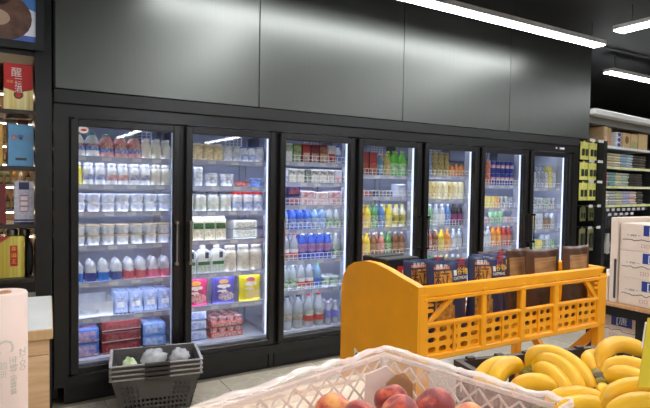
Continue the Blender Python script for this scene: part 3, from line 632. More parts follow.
sp = MB().lathe([(.011, 0), (.011, .001)], 7); o = sp.obj('sticker_print', M('sticker_navy', (40, 44, 90), .5), bn, (X0-.002-bo.x, stk.y-bo.y-.002, stk.z-.008)); o.rotation_euler = (0, PI/2, 0)
def side(y, yo, xs, nm):
    t = .03
    bpart(MB().cbox((X0+.03, y, 1.012), (X1, y+t, 1.058), .005), 'top_rail')
    bpart(MB().cbox((X0+.03, y-.004, .995), (X1, y+t-.006, 1.012), .003), 'rail_lip')
    bpart(MB().cbox((X0+.03, y, .752), (X1, y+t, .778), .005), 'bottom_rail')
    bpart(MB().cbox((X0+.03, y, .892), (X1, y+t*.7, .908), .004), 'middle_rail')
    for a, b in xs: bpart(MB().cbox((a, y-.002, .76), (b, y+t*.9, 1.03), .005), 'upright')
    for (a0, a1), (b0, b1) in zip(xs[:-1], xs[1:]):
        n = max(4, round((b0-a1)/.056))
        ph = MB().perf((a1, y+.016, .776), (b0-a1, 0, 0), (0, 0, .118), n, 3, (0, -.006, 0), (.72, .58))
        bpart(ph, 'perforated_panel')
        m_ = (a1+b0)/2
        bpart(MB().box((m_-.006, y+.003, .776), (m_+.006, y+.012, .895)), 'rib')
xs = [(1.045, 1.095), (1.398, 1.43), (1.648, 1.684), (1.886, 1.922), (2.24, 2.31)]
side(YF, 0, xs, 'front'); side(YR-.03, 0, xs, 'rear')
# corner gussets in the front windows
for a, b, sg in ((1.095, 1.25, 1), (2.24, 2.13, -1)):
    g = MB().prism([(0, 0), (.026, 0), (abs(b-a)+.02, .105), (abs(b-a)-.012, .105)], (a, YF+.004, .91), (sg, 0, 0), (0, 0, 1), (0, .016, 0)); bpart(g, 'gusset')
    bpart(MB().box((min(a, a+sg*.03), YF+.004, .95), (max(a, a+sg*.03), YF+.018, .962)), 'gusset'); bpart(MB().box((min(a, a+sg*.03), YF+.004, .975), (max(a, a+sg*.03), YF+.018, .985)), 'gusset')
bpart(MB().cbox((X0+.034, YF+.03, ZF-.018), (X1-.03, YR-.03, ZF), .004), 'floor_plate')
# right end: posts, rails, brace, perforated sheet
for y in (YF, YR-.045):
    bpart(MB().cbox((X1-.05, y, 0), (X1, y+.045, 1.045), .006), 'leg')
bpart(MB().cbox((X1-.035, YF, 1.012), (X1, YR, 1.058), .005), 'end_rail'); bpart(MB().cbox((X1-.03, YF, .752), (X1, YR, .778), .005), 'end_rail')
bpart(MB().perf((X1-.02, YF+.04, .778), (0, YR-YF-.08, 0), (0, 0, .234), 11, 5, (.006, 0, 0), (.6, .6)), 'perforated_panel')
for sgn, ya, yb2 in ((1, YF+.02, YF+.30), (-1, YR-.02, YR-.30)):
    a, b = Vector((X1-.028, ya, .765)), Vector((X1-.028, yb2, .46))
    a, b = Vector((X1-.028, yb2, .46)), Vector((X1-.028, ya, .765))
    bpart(MB().prism([(0, 0), (1, 0), (1, 1), (0, 1)], a+Vector((-.012, 0, 0)), b-a, Vector((.028, 0, 0)), Vector((0, .0, -.06))), 'brace')
bpart(MB().cbox((X1-.04, YF+.02, .43), (X1-.005, YR-.02, .47), .004), 'cross_bar')
for y in (YF, YR-.04): bpart(MB().cbox((X0+.03, y, 0), (X0+.07, y+.04, .76), .005), 'leg')

NAVY = M('navy_foil', (46, 52, 86), .28, var=.12, scale=12); GOLDF = M('cereal_print', (232, 168, 64), .45, c2=(160, 96, 34), scale=55.); REDP = CM((190, 50, 44)); WHP = CM((226, 222, 214)); BROWNF = M('brown_foil', (84, 54, 38), .32, var=.15, scale=12); TANP = wood('tan_print', (140, 98, 60), (186, 142, 92), (2, 2, 26)); ORP = CM((214, 110, 60))
def navy_cf(u, v):
    if rect(u, v, .14, .52, .90, .945): return 4
    if v < .885 and .12 < u < .56+.2*max(0, .5-v): return 1
    if rect(u, v, .60, .67, .80, .89): return 3
    return 0
def navy_bag(loc, rz, label, ang=0.):
    w, h, t = .235, .36, .06
    b, th = pouch_shape(w, h, t, 22, 32, cf=navy_cf)
    o = b.obj('cereal_bag', [NAVY, GOLDF, REDP, WHP, ORP], None, loc, rz, True); o.rotation_euler = (ang, R.uniform(-.05, .05), rz); tag(o, label, 'bag', 'cereal bags in the orange bin')
    def wp(cx, cz, up=.001):
        def f(c):
            x, z = cx+c.x, cz+c.y; u = min(1, max(0, x/w+.5)); v = min(1, max(0, z/h))
            k = .0025*math.sin(17*u+9*v)*min(1, v*4)
            return Vector((x, -th(u, v)+k-up-c.z, z))
        return f
    text('brand_mark', '吉', .05, REDP, o, None, warp=wp(.072, .340))
    text('big_print', '粒', .088, BROWNF, o, None, warp=wp(-.042, .276)); text('big_print', '燕', .07, BROWNF, o, None, warp=wp(-.042, .19))
    text('flavour_print', '谷物', .032, CM((240, 200, 60)), o, None, warp=wp(.076, .306)); text('flavour_print', 'OATMEAL', .02, WHP, o, None, warp=wp(.062, .280))
    text('flavour_print', '燕麦片', .022, WHP, o, None, warp=wp(-.042, .332))
    return o
bz = ZF+.009
navy_bag((1.275, -2.115, bz), -.02, 'navy cereal bag with orange label nearest the bin end panel, front row')
navy_bag((1.225, -2.03, bz), .0, 'navy cereal bag half hidden behind the first navy bag in the orange bin')
navy_bag((1.52, -2.10, bz), -.05, 'navy cereal bag second from the orange end panel, front row')
navy_bag((1.665, -2.005, bz), -.05, 'navy cereal bag beside the brown bags in the orange bin')
def brown_cf(u, v):
    if rect(u, v, .16, .86, .50, .86): return 1
    if rect(u, v, .2, .8, .12, .42): return 2
    return 0
def brown_bag(loc, rz, label, w=.22, h=.35, ang=0.):
    b, th = pouch_shape(w, h, .055, 16, 24, cf=brown_cf)
    o = b.obj('biscuit_bag', [BROWNF, TANP, M('brown_print', (92, 64, 40), .45, c2=(60, 40, 28), scale=40)], None, loc, rz, True); o.rotation_euler = (ang, 0, rz)
    return tag(o, label, 'bag', 'brown bags in the orange bin')
brown_bag((1.80, -1.90, bz), .03, 'brown foil bag furthest back beside the navy bags in the orange bin')
brown_bag((1.865, -1.99, bz), .0, 'brown foil bag left of the widest brown bag in the orange bin', .21, .37)
brown_bag((1.985, -2.055, bz), .02, 'widest brown foil bag with tan panel in the orange bin', .27, .37)
brown_bag((2.155, -2.125, bz), -.02, 'tilted brown foil bag at the right end of the orange bin', .215, .385)
for n, (x, y, zz) in enumerate(((1.20, -1.87, bz), (1.20, -1.765, bz))):
    p = tag(empty('snack_box', (x, y, zz), .1), ('front' if n == 0 else 'rear') + ' black snack box with red label behind the navy bags in the bin', 'box', 'black snack boxes in the bin')
    MB().cbox((-.1, -.04, 0), (.1, .04, .345), .004).obj('carton', M('black_card', (30, 28, 28), .4), p)
    MB().box((-.04, -.0415, .25), (.09, -.04, .31)).obj('red_label', CM((200, 34, 40)), p); MB().box((-.1, -.0415, .14), (.1, -.04, .235)).obj('orange_label', CM((226, 90, 40)), p)
    text('red_label_print', '山货', .04, WHP, p, (.025, -.0425, .28))
p = tag(empty('snack_box', (1.45, -1.90, bz), .0), 'black and orange snack box standing between the navy bags', 'box', 'black snack boxes in the bin')
MB().cbox((-.11, -.04, 0), (.11, .04, .325), .004).obj('carton', M('black_card', (30, 28, 28), .4), p); MB().box((-.11, -.0415, .15), (.11, -.04, .25)).obj('orange_label', CM((226, 90, 40)), p)

# ------------------------------------------------------------------ stacked shopping baskets
BSK = M('grey_basket_plastic', (80, 78, 76), .42, var=.06, scale=20); RIMM = M('basket_rim', (176, 172, 168), .25)
def basket_meshes():
    ht, tw, td, bw, bd = .242, .268, .178, .208, .136
    def cor(z, sx, sy, off=0): f = z/ht; return Vector((sx*(bw+(tw-bw)*f-off), sy*(bd+(td-bd)*f-off), z))
    zt = ht-.045
    b = MB()
    for (s0, s1) in (((-1, -1), (1, -1)), ((1, 1), (-1, 1))):
        a, c = cor(.012, *s0), cor(.012, *s1); d = cor(zt, *s0)
        n, m = 17, 6
        # trapezoid: sheared per row
        for j in range(m):
            z0, z1 = .012+(zt-.012)*j/m, .012+(zt-.012)*(j+1)/m
            A, B, D = cor(z0, *s0), cor(z0, *s1), cor(z1, *s0)
            pl = lambda i, jj, j=j: (5 <= i <= 11 and j >= 3) or i in (0, n-1)
            b.perf(A, B-A, D-A, n, 1, Vector((0, .004*(-s0[1]), 0)), (.7, .7), skip=pl, rnd=False)
    for (s0, s1) in (((-1, 1), (-1, -1)), ((1, -1), (1, 1))):
        for j in range(6):
            z0, z1 = .012+(zt-.012)*j/6, .012+(zt-.012)*(j+1)/6
            A, B, D = cor(z0, *s0), cor(z0, *s1), cor(z1, *s0)
            b.perf(A, B-A, D-A, 11, 1, Vector((.004*(-s0[0]), 0, 0)), (.7, .7), skip=lambda i, j: i in (0, 10), rnd=False)
    b.box((-bw, -bd, 0), (bw, bd, .012))
    PC = lambda z, o: [cor(z, sx, sy, o) for sx, sy in ((-1, -1), (1, -1), (1, 1), (-1, 1))]
    b.loft([PC(zt-.002, .004), PC(zt-.002, -.001), PC(ht-.002, -.001), PC(ht-.002, .004), PC(zt-.002, .004)], 0, False)
    body = b.mesh('shopping_basket', BSK)
    r = MB()
    def ring(z0, z1, o0, o1):
        P = lambda z, o: [cor(z, sx, sy, -o) for sx, sy in ((-1, -1), (1, -1), (1, 1), (-1, 1))]
        r.loft([P(z0, -.004), P(z0, o0), P(z1, o1), P(z1, -.004)], 0, False)
    ring(ht-.008, ht-.001, .012, .014)
    rim = r.mesh('rim', RIMM)
    hs = []
    for y in (-.178+.012, .178-.012):
        sg_ = 1 if y > 0 else -1; yo = y+sg_*.026
        hs.append(MB().box((-.065, yo-.010, ht-.012), (.065, yo+.008, ht+.004)).box((-.075, yo-.012, ht-.014), (-.065, yo+.010, ht+.005)).box((.065, yo-.012, ht-.014), (.075, yo+.010, ht+.005)).mesh('handle', M('basket_handle', (58, 55, 53), .4)))
    return body, rim, hs
BM_ = basket_meshes()
bx_, by_, brz = .505, -.246, -.19
for n, w in enumerate(('bottom basket, whose full holed side shows', 'second basket from the bottom', 'third basket from the bottom', 'top basket, holding plastic bags')):
    o = link('shopping_basket', BM_[0], None, (bx_, by_, .0005+n*.029), brz); tag(o, 'dark grey shopping basket by the leftmost cooler door, ' + w, 'basket', 'stacked shopping baskets')
    link('rim', BM_[1], o)
    for h in BM_[2]: link('handle', h, o)
def crumple(name, loc, sc, mat, seed, label, cat, amp=.35, n=18, m=12):
    b = MB(); rings = []
    for j in range(m+1):
        th_ = PI*(j+.02)/(m+.04); ring = []
        for i in range(n):
            ph = 2*PI*i/n; d = Vector((math.sin(th_)*math.cos(ph), math.sin(th_)*math.sin(ph), math.cos(th_)))
            k = 1 + amp*noise.noise(d*2.2+Vector((seed, 0, 0))) + amp*.5*noise.noise(d*6+Vector((0, seed, 0)))
            ring.append((d.x*sc[0]*k, d.y*sc[1]*k, max(-sc[2], d.z*sc[2]*k)))
        rings.append(ring)
    b.loft(rings); o = b.obj(name, mat, None, loc, 0, True); return tag(o, label, cat)
CLR = M('clear_bag_film', (226, 228, 230), .1, var=.1, scale=30, trans=.5)
crumple('plastic_bag', (.49, -.26, .305), (.08, .07, .06), CLR, 3, 'crumpled clear plastic bag at left in the top basket', 'bag')
crumple('plastic_bag', (.655, -.28, .305), (.06, .065, .05), CLR, 9, 'crumpled clear plastic bag at right in the top basket', 'bag')
crumple('leafy_packet', (.335, -.28, .285), (.045, .05, .05), M('pale_green_film', (170, 200, 120), .3, c2=(222, 232, 206), scale=30), 5, 'small pale green packet at left in the top basket', 'packet')

# ------------------------------------------------------------------ wooden counter and bag roll at the left
CT = atZ(53, 329, .9); a_ = -.068
ct = tag(empty('checkout_counter', (CT.x, CT.y, 0), a_), 'light oak counter with pale stone top at the left edge', 'counter')
MB().cbox((-1.1, 0, .862), (0, .65, .9), .002).obj('edge_band', wood('oak_edge', (196, 156, 108), (214, 178, 130), (18, 2, 2)), ct)
MB().box((-1.098, .003, .9), (-.003, .647, .903)).obj('stone_top', M('pale_stone', (220, 222, 218), .3, c2=(234, 234, 230), scale=6), ct)
MB().box((-1.08, .02, 0), (-.014, .63, .06)).obj('plinth', BLACK, ct)
for z0, z1 in ((.06, .80), (.803, .862)):
    MB().cbox((-1.08, .012, z0), (-.012, .63, z1), .002).obj('front_board', WOOD, ct)
RL = atD(3, 292, 1.3); rr_ = .0525
rl_ = tag(empty('bag_roll', (RL.x, RL.y, .86)), 'pale pink roll of plastic produce bags with grey print at the left edge', 'roll')
rt_ = RL.z-.86
ROLLM = M('pink_bag_film', (250, 230, 220), .35, c2=(242, 218, 206), scale=4, stretch=(1, 1, .2), sss=.1)
MB().lathe([(.018, rt_-.002), (.050, rt_), (rr_, rt_-.004), (rr_, 0), (.018, 0)], 40, cap=False).obj('film', ROLLM, rl_, smooth='auto')
MB().lathe([(.018, rt_-.03), (.018, rt_+.001), (.013, rt_+.001), (.013, rt_-.03)], 20, cap=False).obj('core', M('kraft_core', (196, 150, 110), .7), rl_, smooth='auto')
GREYP = M('grey_print', (214, 206, 196), .5)
va = math.atan2(CAM[1]-RL.y, CAM[0]-RL.x)   # print faces the aisle
def wrapr(ang, zc):
    def f(c): # letters run down the roll
        a = va + ang + c.y/rr_; rr2 = rr_+.0006+c.z
        return Vector((rr2*math.cos(a), rr2*math.sin(a), zc-c.x))
    return f
text('print', 'C', .05, GREYP, rl_, None, warp=wrapr(.05, .205)); text('print', '超市', .02, GREYP, rl_, None, warp=wrapr(-.05, .15)); text('print', '生鲜', .02, GREYP, rl_, None, warp=wrapr(.38, .16)); text('print', '保鲜袋', .016, GREYP, rl_, None, warp=wrapr(.38, .11)); text('print', 'ZI·00', .026, GREYP, rl_, None, warp=wrapr(.85, .165))
sd = tag(empty('roll_stand', (RL.x, RL.y, 0)), 'slim black floor stand carrying the produce bag roll', 'stand')
MB().lathe([(.14, 0), (.14, .012), (.03, .02)], 24).obj('base', BLACK, sd); MB().tube([(0, 0, .02), (0, 0, .845)], .014, 12).obj('pole', BLACK, sd); MB().lathe([(.05, .845), (.05, .8595)], 20).obj('plate', BLACK, sd)

# ------------------------------------------------------------------ fruit table, crates, peaches, bananas
CREAM = wood('cream_board', (226, 206, 176), (240, 224, 198), (14, 2, 2))
TZ = .915
tb = tag(empty('fruit_table', (.17, -3.1, 0)), 'cream wooden fruit table under the peach crate', 'table')
MB().cbox((-.62, -.35, TZ-.04), (.37, .54, TZ-.006), .003).obj('table_top', CREAM, tb)
MB().cbox((-.62, .515, TZ-.05), (.37, .54, TZ+.004), .003).obj('edge_board', CREAM, tb)
for x in (-.6, .30):
    for y in (-.33, .45): MB().cbox((x, y, 0), (x+.06, y+.06, TZ-.04), .003).obj('leg', WOOD, tb)
th_ = math.radians(13); c0 = Vector((.405, -2.81, 0)); e1 = Vector((-math.cos(th_), -math.sin(th_), 0)); e2 = Vector((math.sin(th_), -math.cos(th_), 0))
HX, HY, CH = .27, .21, .155
cc = c0+e1*HX+e2*HY
cr = tag(empty('peach_crate', (cc.x, cc.y, TZ-.005), th_), 'white mesh plastic crate lined with clear film, holding the peaches', 'crate')
CRT = M('milky_plastic', (250, 236, 226), .4, var=.02, trans=.25); 
b = MB()
for z0, z1, o in ((CH-.008, CH, .002), (0, .012, 0)):
    b.box((-HX-o, HY-.008, z0), (HX+o, HY+o, z1)).box((-HX-o, -HY-o, z0), (HX+o, -HY+.008, z1)).box((-HX-o, -HY+.008, z0), (-HX+.008, HY-.008, z1)).box((HX-.008, -HY+.008, z0), (HX+o, HY-.008, z1))
b.obj('rim', CRT, cr)
for sx in (-1, 1):
    for sy in (-1, 1): MB().cbox((sx*HX-.02, sy*HY-.02, .01), (sx*HX+.004*sx+.02*(sx < 0), sy*HY+.004*sy+.02*(sy < 0), CH-.01) if False else (sx*(HX-.001)+(.02 if sx < 0 else 0.), sy*(HY-.001)+(.02 if sy < 0 else 0.), CH-.01), .003).obj('corner_post', CRT, cr)
MB().box((-HX, -HY, 0), (HX, HY, .006)).obj('bottom', CRT, cr)
def lattice(p, ax, L_, H_, nrm):
    b = MB(); st = .043; ax = Vector(ax); up = Vector((0, 0, 1)); nrm = Vector(nrm)
    x = -H_
    while x < L_:
        for sg in (1, -1):
            a, c = (x, 0.), (x+H_, H_)
            if a[0] < 0: a = (0, -a[0])
            if c[0] > L_: c = (L_, H_-(c[0]-L_))
            if c[0]-a[0] > .006:
                A = Vector(p)+ax*a[0]+up*(a[1] if sg > 0 else H_-a[1]); B = Vector(p)+ax*c[0]+up*(c[1] if sg > 0 else H_-c[1])
                d = (B-A).normalized(); q = d.cross(nrm)*.0021
                b.loft([[A-q, A+q, A+q+nrm*.003, A-q+nrm*.003], [B-q, B+q, B+q+nrm*.003, B-q+nrm*.003]])
        x += st
    return b
for p, ax, L_, n in (((-HX, HY-.006, .012), (1, 0, 0), 2*HX, (0, 1, 0)), ((-HX, -HY+.003, .012), (1, 0, 0), 2*HX, (0, 1, 0)), ((-HX+.003, -HY, .012), (0, 1, 0), 2*HY, (1, 0, 0)), ((HX-.006, -HY, .012), (0, 1, 0), 2*HY, (1, 0, 0))):
    tag(lattice(p, ax, L_, CH-.026, n).obj('mesh_wall', CRT, cr), kind='stuff')
# clear film lining folded over the rim
FILM = M('clear_film', (246, 228, 218), .16, var=.05, scale=40, trans=.72); FILM2 = M('clear_film_fold', (250, 236, 228), .14, trans=.45, var=.05, scale=50)
def film(name, mat, secs, seed, amp):
    path = []; q = 44
    pts = [(-HX, -HY), (HX, -HY), (HX, HY), (-HX, HY)]
    for (ax_, ay_), (bx2, by2) in zip(pts, pts[1:]+pts[:1]):
        for i in range(q): path.append((ax_+(bx2-ax_)*i/q, ay_+(by2-ay_)*i/q))
    b = MB(); rings = []
    for o, z in secs:
        ring = []
        for (x, y) in path:
            k = noise.noise(Vector((x*22+seed, y*22, z*9)))*amp + noise.noise(Vector((x*60, y*60+seed, z*20)))*amp*.5
            nx, ny = x/HX, y/HY; m_ = max(abs(nx), abs(ny)); dx = (1 if nx > 0 else -1) if abs(nx) > .98 else 0; dy = (1 if ny > 0 else -1) if abs(ny) > .98 else 0
            oo = o + (k if o > 0 else k*.6)
            ring.append((x+dx*oo, y+dy*oo, z+k*.8))
        rings.append(ring)
    b.loft(rings, 0, False); return b.obj(name, mat, cr, smooth=True)
film('film_lining', FILM, [(-.016, .03), (-.012, .08), (-.011, CH-.03), (-.008, CH+.004), (.0, CH+.009), (.012, CH+.002), (.018, CH-.03), (.022, CH-.055)], 2., .007)
film('film_fold', FILM2, [(-.004, CH+.006), (.004, CH+.015), (.012, CH+.006)], 8., .007)
foam = MB().prism([(-.05, .0), (-.045, .11), (.0, .13), (.035, .1), (.05, .0)], (HX-.055, HY-.05, .02), (.72, -.69, 0), (0, 0, 1), (-.006, -.006, 0)); foam.obj('foam_sheet', M('foam_white', (244, 226, 216), .6, trans=.25), cr)
# peaches
def peach_mesh(seed):
    b = MB(); n, m = 22, 14; rings = []
    for j in range(m+1):
        t = PI*(j+.0001)/(m+.0002); ring = []
        for i in range(n):
            p = 2*PI*i/n; r = 1+.03*noise.noise(Vector((math.cos(p), math.sin(p), seed+j*.3)))
            r *= 1-.09*math.exp(-(min(p, 2*PI-p)/.22)**2)*math.sin(t)
            zz = math.cos(t)*(1-.0) - .22*math.exp(-(t/.38)**2)
            ring.append((r*math.sin(t)*math.cos(p), r*math.sin(t)*math.sin(p), zz*.93))
        rings.append(ring)
    return b.loft(rings).mesh('peach', PEACH[seed % 3], True)
def peach_mat(i, pos):
    m = bpy.data.materials.new('peach_skin_%d' % i); m.use_nodes = True; nt = m.node_tree; b = nt.nodes['Principled BSDF']; L = nt.links
    tc = nt.nodes.new('ShaderNodeTexCoord'); n1 = nt.nodes.new('ShaderNodeTexNoise'); n1.inputs['Scale'].default_value = 1.3; n1.inputs['Detail'].default_value = 3
    n2 = nt.nodes.new('ShaderNodeTexNoise'); n2.inputs['Scale'].default_value = 14; mx = nt.nodes.new('ShaderNodeMath'); mx.operation = 'MULTIPLY_ADD'; mx.inputs[1].default_value = .25
    rp = nt.nodes.new('ShaderNodeValToRGB'); e = rp.color_ramp.elements; e[0].position = pos-.1; e[1].position = pos+.22
    e[0].color = (*lin((226, 160, 84)), 1); e[1].color = (*lin((128, 34, 34)), 1); q = e.new(pos+.06); q.color = (*lin((206, 84, 56)), 1)
    L.new(tc.outputs['Object'], n1.inputs['Vector']); L.new(tc.outputs['Object'], n2.inputs['Vector']); L.new(n2.outputs[0], mx.inputs[0]); L.new(n1.outputs[0], mx.inputs[2]); L.new(mx.outputs[0], rp.inputs[0]); L.new(rp.outputs[0], b.inputs['Base Color'])
    b.inputs['Roughness'].default_value = .5; b.inputs['Sheen Weight'].default_value = .25; b.inputs['Subsurface Weight'].default_value = .08; b.inputs['Subsurface Radius'].default_value = (.02, .008, .004)
    return m
PEACH = [peach_mat(0, .62), peach_mat(1, .5), peach_mat(2, .44)]
PM = [peach_mesh(i) for i in range(3)]
def peach(p, r, k, rot, label):
    o = link('peach', PM[k], None, p); o.scale = (r, r, r); o.rotation_euler = rot; tag(o, label, 'peach', 'peaches in the film-lined crate'); return o
PX = [((335, 413), 1.075, .042, 0, (.5, .3, .8), 'yellow orange peach at the left end of the crate'), ((361, 418), 1.005, .036, 1, (.4, -.3, 2), 'red peach second from left in the crate'), ((391, 400), 1.125, .036, 2, (-.3, .3, 1), 'dark red speckled peach at the back of the crate'),
      ((400, 414), 1.0, .037, 1, (.6, .2, 4), 'red peach in front of the speckled one in the crate'), ((435, 408), 1.065, .041, 2, (.35, -.5, 5.2), 'dark red peach with stem hollow, right of centre in the crate'), ((468, 421), .99, .036, 0, (.4, .4, 3), 'orange red peach at the right end of the crate')]
UPP = [(atD(*a, d), r) for a, d, r, _, _, _ in PX]
for (u, v), d, r, k, rot, lb in PX: peach(atD(u, v, d), r, k, rot, lb)
n_ = 0
for i in range(6):
    for j in range(4):
        l = Vector((-.205+i*.082, -.14+j*.083, .012+.036+.001)); w_ = cr.matrix_basis @ l
        if any((Vector(w_)-q).length < .036+r+.001 for q, r in UPP): continue
        n_ += 1; peach(w_, .036, R.randrange(3), (R.uniform(0, 6), R.uniform(0, 6), 0), 'peach in the lower layer of the crate, row %s from the near side, %s along' % (ORD[j], ORD[i]))
kp = atD(401, 387, 1.165)
kb = MB(); rings = []
for t in (0, .0022):
    rings.append([(x, t+.010*math.sin(x*60), z) for x, z in ((-.035, -.05), (-.035, .012), (-.012, .03), (.008, .03), (.028, .004), (.03, -.05))])
ko = kb.loft(rings).obj('kraft_divider', M('kraft_card', (176, 132, 92), .7), None, kp, -.45); tag(ko, 'brown kraft card divider behind the peaches', 'card')

BC = M('brown_crate_plastic', (58, 42, 30), .45)
ba = -math.radians(13); b0 = Vector((.665, -2.785, 0))
bw2, bd2, bh2 = .62, .44, .20
bcz = .80
bcr = tag(empty('banana_crate', (0, 0, bcz), ba), 'dark brown slotted plastic crate holding the bananas', 'crate')
ux, uy = Vector((math.cos(ba), math.sin(ba), 0)), Vector((-math.sin(ba), math.cos(ba), 0))
ctr = b0+ux*bw2/2-uy*bd2/2; bcr.location = (ctr.x, ctr.y, bcz)
hx, hy = bw2/2, bd2/2
for p, ax, L_, d in (((-hx, hy, .01), (1, 0, 0), bw2, (0, -.006, 0)), ((-hx, -hy, .01), (1, 0, 0), bw2, (0, .006, 0)), ((-hx, -hy, .01), (0, 1, 0), bd2, (.006, 0, 0)), ((hx, -hy, .01), (0, 1, 0), bd2, (-.006, 0, 0))):
    w = MB().perf(p, Vector(ax)*L_, (0, 0, .08), round(L_/.034), 1, d, (.62, .72)); w.perf(Vector(p)+Vector((0, 0, .085)), Vector(ax)*L_, (0, 0, .092), round(L_/.034), 1, d, (.62, .72)); w.obj('slotted_wall', BC, bcr)
b = MB()
for z0, z1, o in ((bh2-.016, bh2, .006), (0, .012, 0)):
    b.box((-hx-o, hy-.012, z0), (hx+o, hy+o, z1)).box((-hx-o, -hy-o, z0), (hx+o, -hy+.012, z1)).box((-hx-o, -hy+.012, z0), (-hx+.012, hy-.012, z1)).box((hx-.012, -hy+.012, z0), (hx+o, hy-.012, z1))
b.obj('rim', BC, bcr)
for t in np.linspace(-hx+.04, hx-.04, 7): MB().cbox((t-.012, hy-.01, bh2-.002), (t+.012, hy+.007, bh2+.006), .002).obj('rim_lug', BC, bcr)
MB().box((-hx, -hy, 0), (hx, hy, .008)).obj('bottom', BC, bcr)
bt = tag(empty('banana_table', (ctr.x, ctr.y, 0), ba), 'wooden stand under the banana crate', 'table')
MB().cbox((-hx-.0, -hy-.03, bcz-.04), (hx+.03, hy+.01, bcz-.001), .003).obj('table_top', WOOD, bt)
for x in (-hx+.02, hx-.08):
    for y in (-hy, hy-.08): MB().cbox((x, y, 0), (x+.05, y+.05, bcz-.04), .003).obj('leg', WOOD, bt)
FOAMP = tag(MB().cbox((-hx+.02, -hy+.02, .009), (hx-.02, hy-.02, .12), .01).obj('foam_pad', M('pad_brown', (96, 70, 44), .8), None, (ctr.x, ctr.y, bcz), ba), 'brown packing pad under the bananas in their crate', 'pad')

BAN = M('banana_skin', (226, 168, 16), .42, c2=(240, 190, 34), scale=9, stretch=(1, 1, 1), sss=.05); BTIP = M('banana_tip', (70, 52, 30), .6); BSTEM = M('banana_stem', (160, 150, 60), .5, c2=(110, 96, 44), scale=30)
def bez(P, n):
    out = []
    for i in range(n+1):
        t = i/n; out.append(P[0]*(1-t)**3+P[1]*3*t*(1-t)**2+P[2]*3*t*t*(1-t)+P[3]*t**3)
    return out
def banana(parent, pts, r, org):
    P = [Vector(p)-org for p in pts]; n = 16; c = bez(P, n)
    rs = []
    for i in range(n+1):
        t = i/n
        rs.append(r*min(1, .42+ (t/.22)*.58 if t < .22 else 1, .28+((1-t)/.2)*.72 if t > .8 else 1))
    m = MB(); m.tube(c[:-1], rs[:-1], 6, 0)
    # five-sided ribs come from the low side count, softened by smooth shading
    o = m.obj('banana', [BAN], parent, smooth=True); md = o.modifiers.new('round', 'SUBSURF'); md.levels = 1; md.render_levels = 1
    d = (c[-1]-c[-2]).normalized(); tp = MB().tube([c[-2]-d*.004, c[-2]+d*.006, c[-2]+d*.011], [r*.36, r*.27, r*.16], 6).obj('blossom_tip', BTIP, o, smooth=True)
    return o
def bunch(label, crown, lst, r=.021, cr_r=.018, cdir=None):
    c = atD(*crown); o = tag(empty('banana_bunch', c), label, 'bananas', 'banana bunches in the brown crate')
    for q in lst: banana(o, [atD(*p) for p in q], r, c)
    ends = [atD(*q[0])-c for q in lst]; k = MB()
    for e in ends: k.tube([Vector((0, 0, 0)), e*.6, e], [cr_r*.75, cr_r*.7, r*.5], 7)
    k.obj('crown', BSTEM, o, smooth=True)
    MB().lathe([(cr_r*.3, -.012), (cr_r*.9, -.008), (cr_r*.9, .008), (cr_r*.4, .012)], 8).obj('cut_stem', BTIP, o, Vector(cdir or (0, 0, 0)))
    return o
bunch('large banana bunch arching beside the peach crate', (527, 372, 1.14), [
    [(530, 369, 1.15), (527, 344, 1.16), (574, 346, 1.13), (600, 402, 1.03)],
    [(533, 369, 1.14), (545, 352, 1.13), (572, 362, 1.10), (585, 405, 1.03)],
    [(533, 371, 1.13), (548, 366, 1.11), (560, 376, 1.08), (570, 404, 1.03)],
    [(524, 371, 1.15), (512, 358, 1.17), (495, 366, 1.15), (492, 396, 1.10)],
    [(522, 371, 1.16), (504, 358, 1.19), (480, 366, 1.18), (478, 392, 1.13)],
    [(556, 396, 1.05), (546, 378, 1.07), (522, 378, 1.07), (510, 398, 1.06)]], .0238, .014, (-.004, -.012, -.008))
bunch('banana bunch with green brown crown at the right edge', (597, 377, 1.08), [
    [(602, 376, 1.08), (612, 360, 1.10), (634, 360, 1.08), (662, 380, 1.03)],
    [(604, 380, 1.06), (618, 370, 1.06), (640, 372, 1.03), (662, 398, .99)],
    [(600, 372, 1.10), (598, 338, 1.15), (626, 338, 1.15), (654, 358, 1.12)],
    [(596, 373, 1.10), (580, 356, 1.14), (596, 350, 1.17), (612, 368, 1.16)],
    [(602, 384, 1.05), (604, 396, 1.03), (612, 410, 1.0), (625, 425, .97)]], .0215, .016, (-.006, -.010, .0))
bunch('banana bunch lying low in front of the crate', (534, 414, 1.0), [
    [(545, 410, .99), (556, 392, 1.0), (588, 390, 1.0), (610, 408, .98)],
    [(552, 418, .965), (570, 400, .97), (596, 400, .97), (618, 418, .95)]], .0215)
bunch('nearest banana bunch in the lower right corner', (596, 420, .95), [
    [(602, 412, .95), (610, 386, .965), (640, 380, .965), (676, 394, .94)],
    [(606, 424, .91), (620, 400, .92), (645, 396, .92), (676, 412, .90)]], .0215)
# price card
c1, c2_ = atD(638, 387, .90), atD(648, 318, .93)
up_ = c2_-c1; rt_v = Vector((.30, -.24, 0)).normalized()*.12
pc = tag(empty('price_card', c1), 'plain yellow price card leaning among the bananas at the right edge', 'card')
MB().prism([(0, 0), (1, 0), (1, 1), (0, 1)], (0, 0, 0), rt_v, up_, Vector((.0012, .0016, 0))).obj('card', M('yellow_card', (214, 190, 30), .5), pc)
MB().prism([(-.012, .55), (1, .55), (1, .93), (-.012, .93)], Vector((.0018, .0026, 0)), rt_v, up_, Vector((.0012, .0016, 0))).obj('white_backing', WHITE, pc)
MB().prism([(.3, -1.2), (.36, -1.2), (.36, .3), (.3, .3)], Vector((.0034, .0046, 0)), rt_v, up_, Vector((.002, .002, 0))).obj('stick', WOOD, pc)

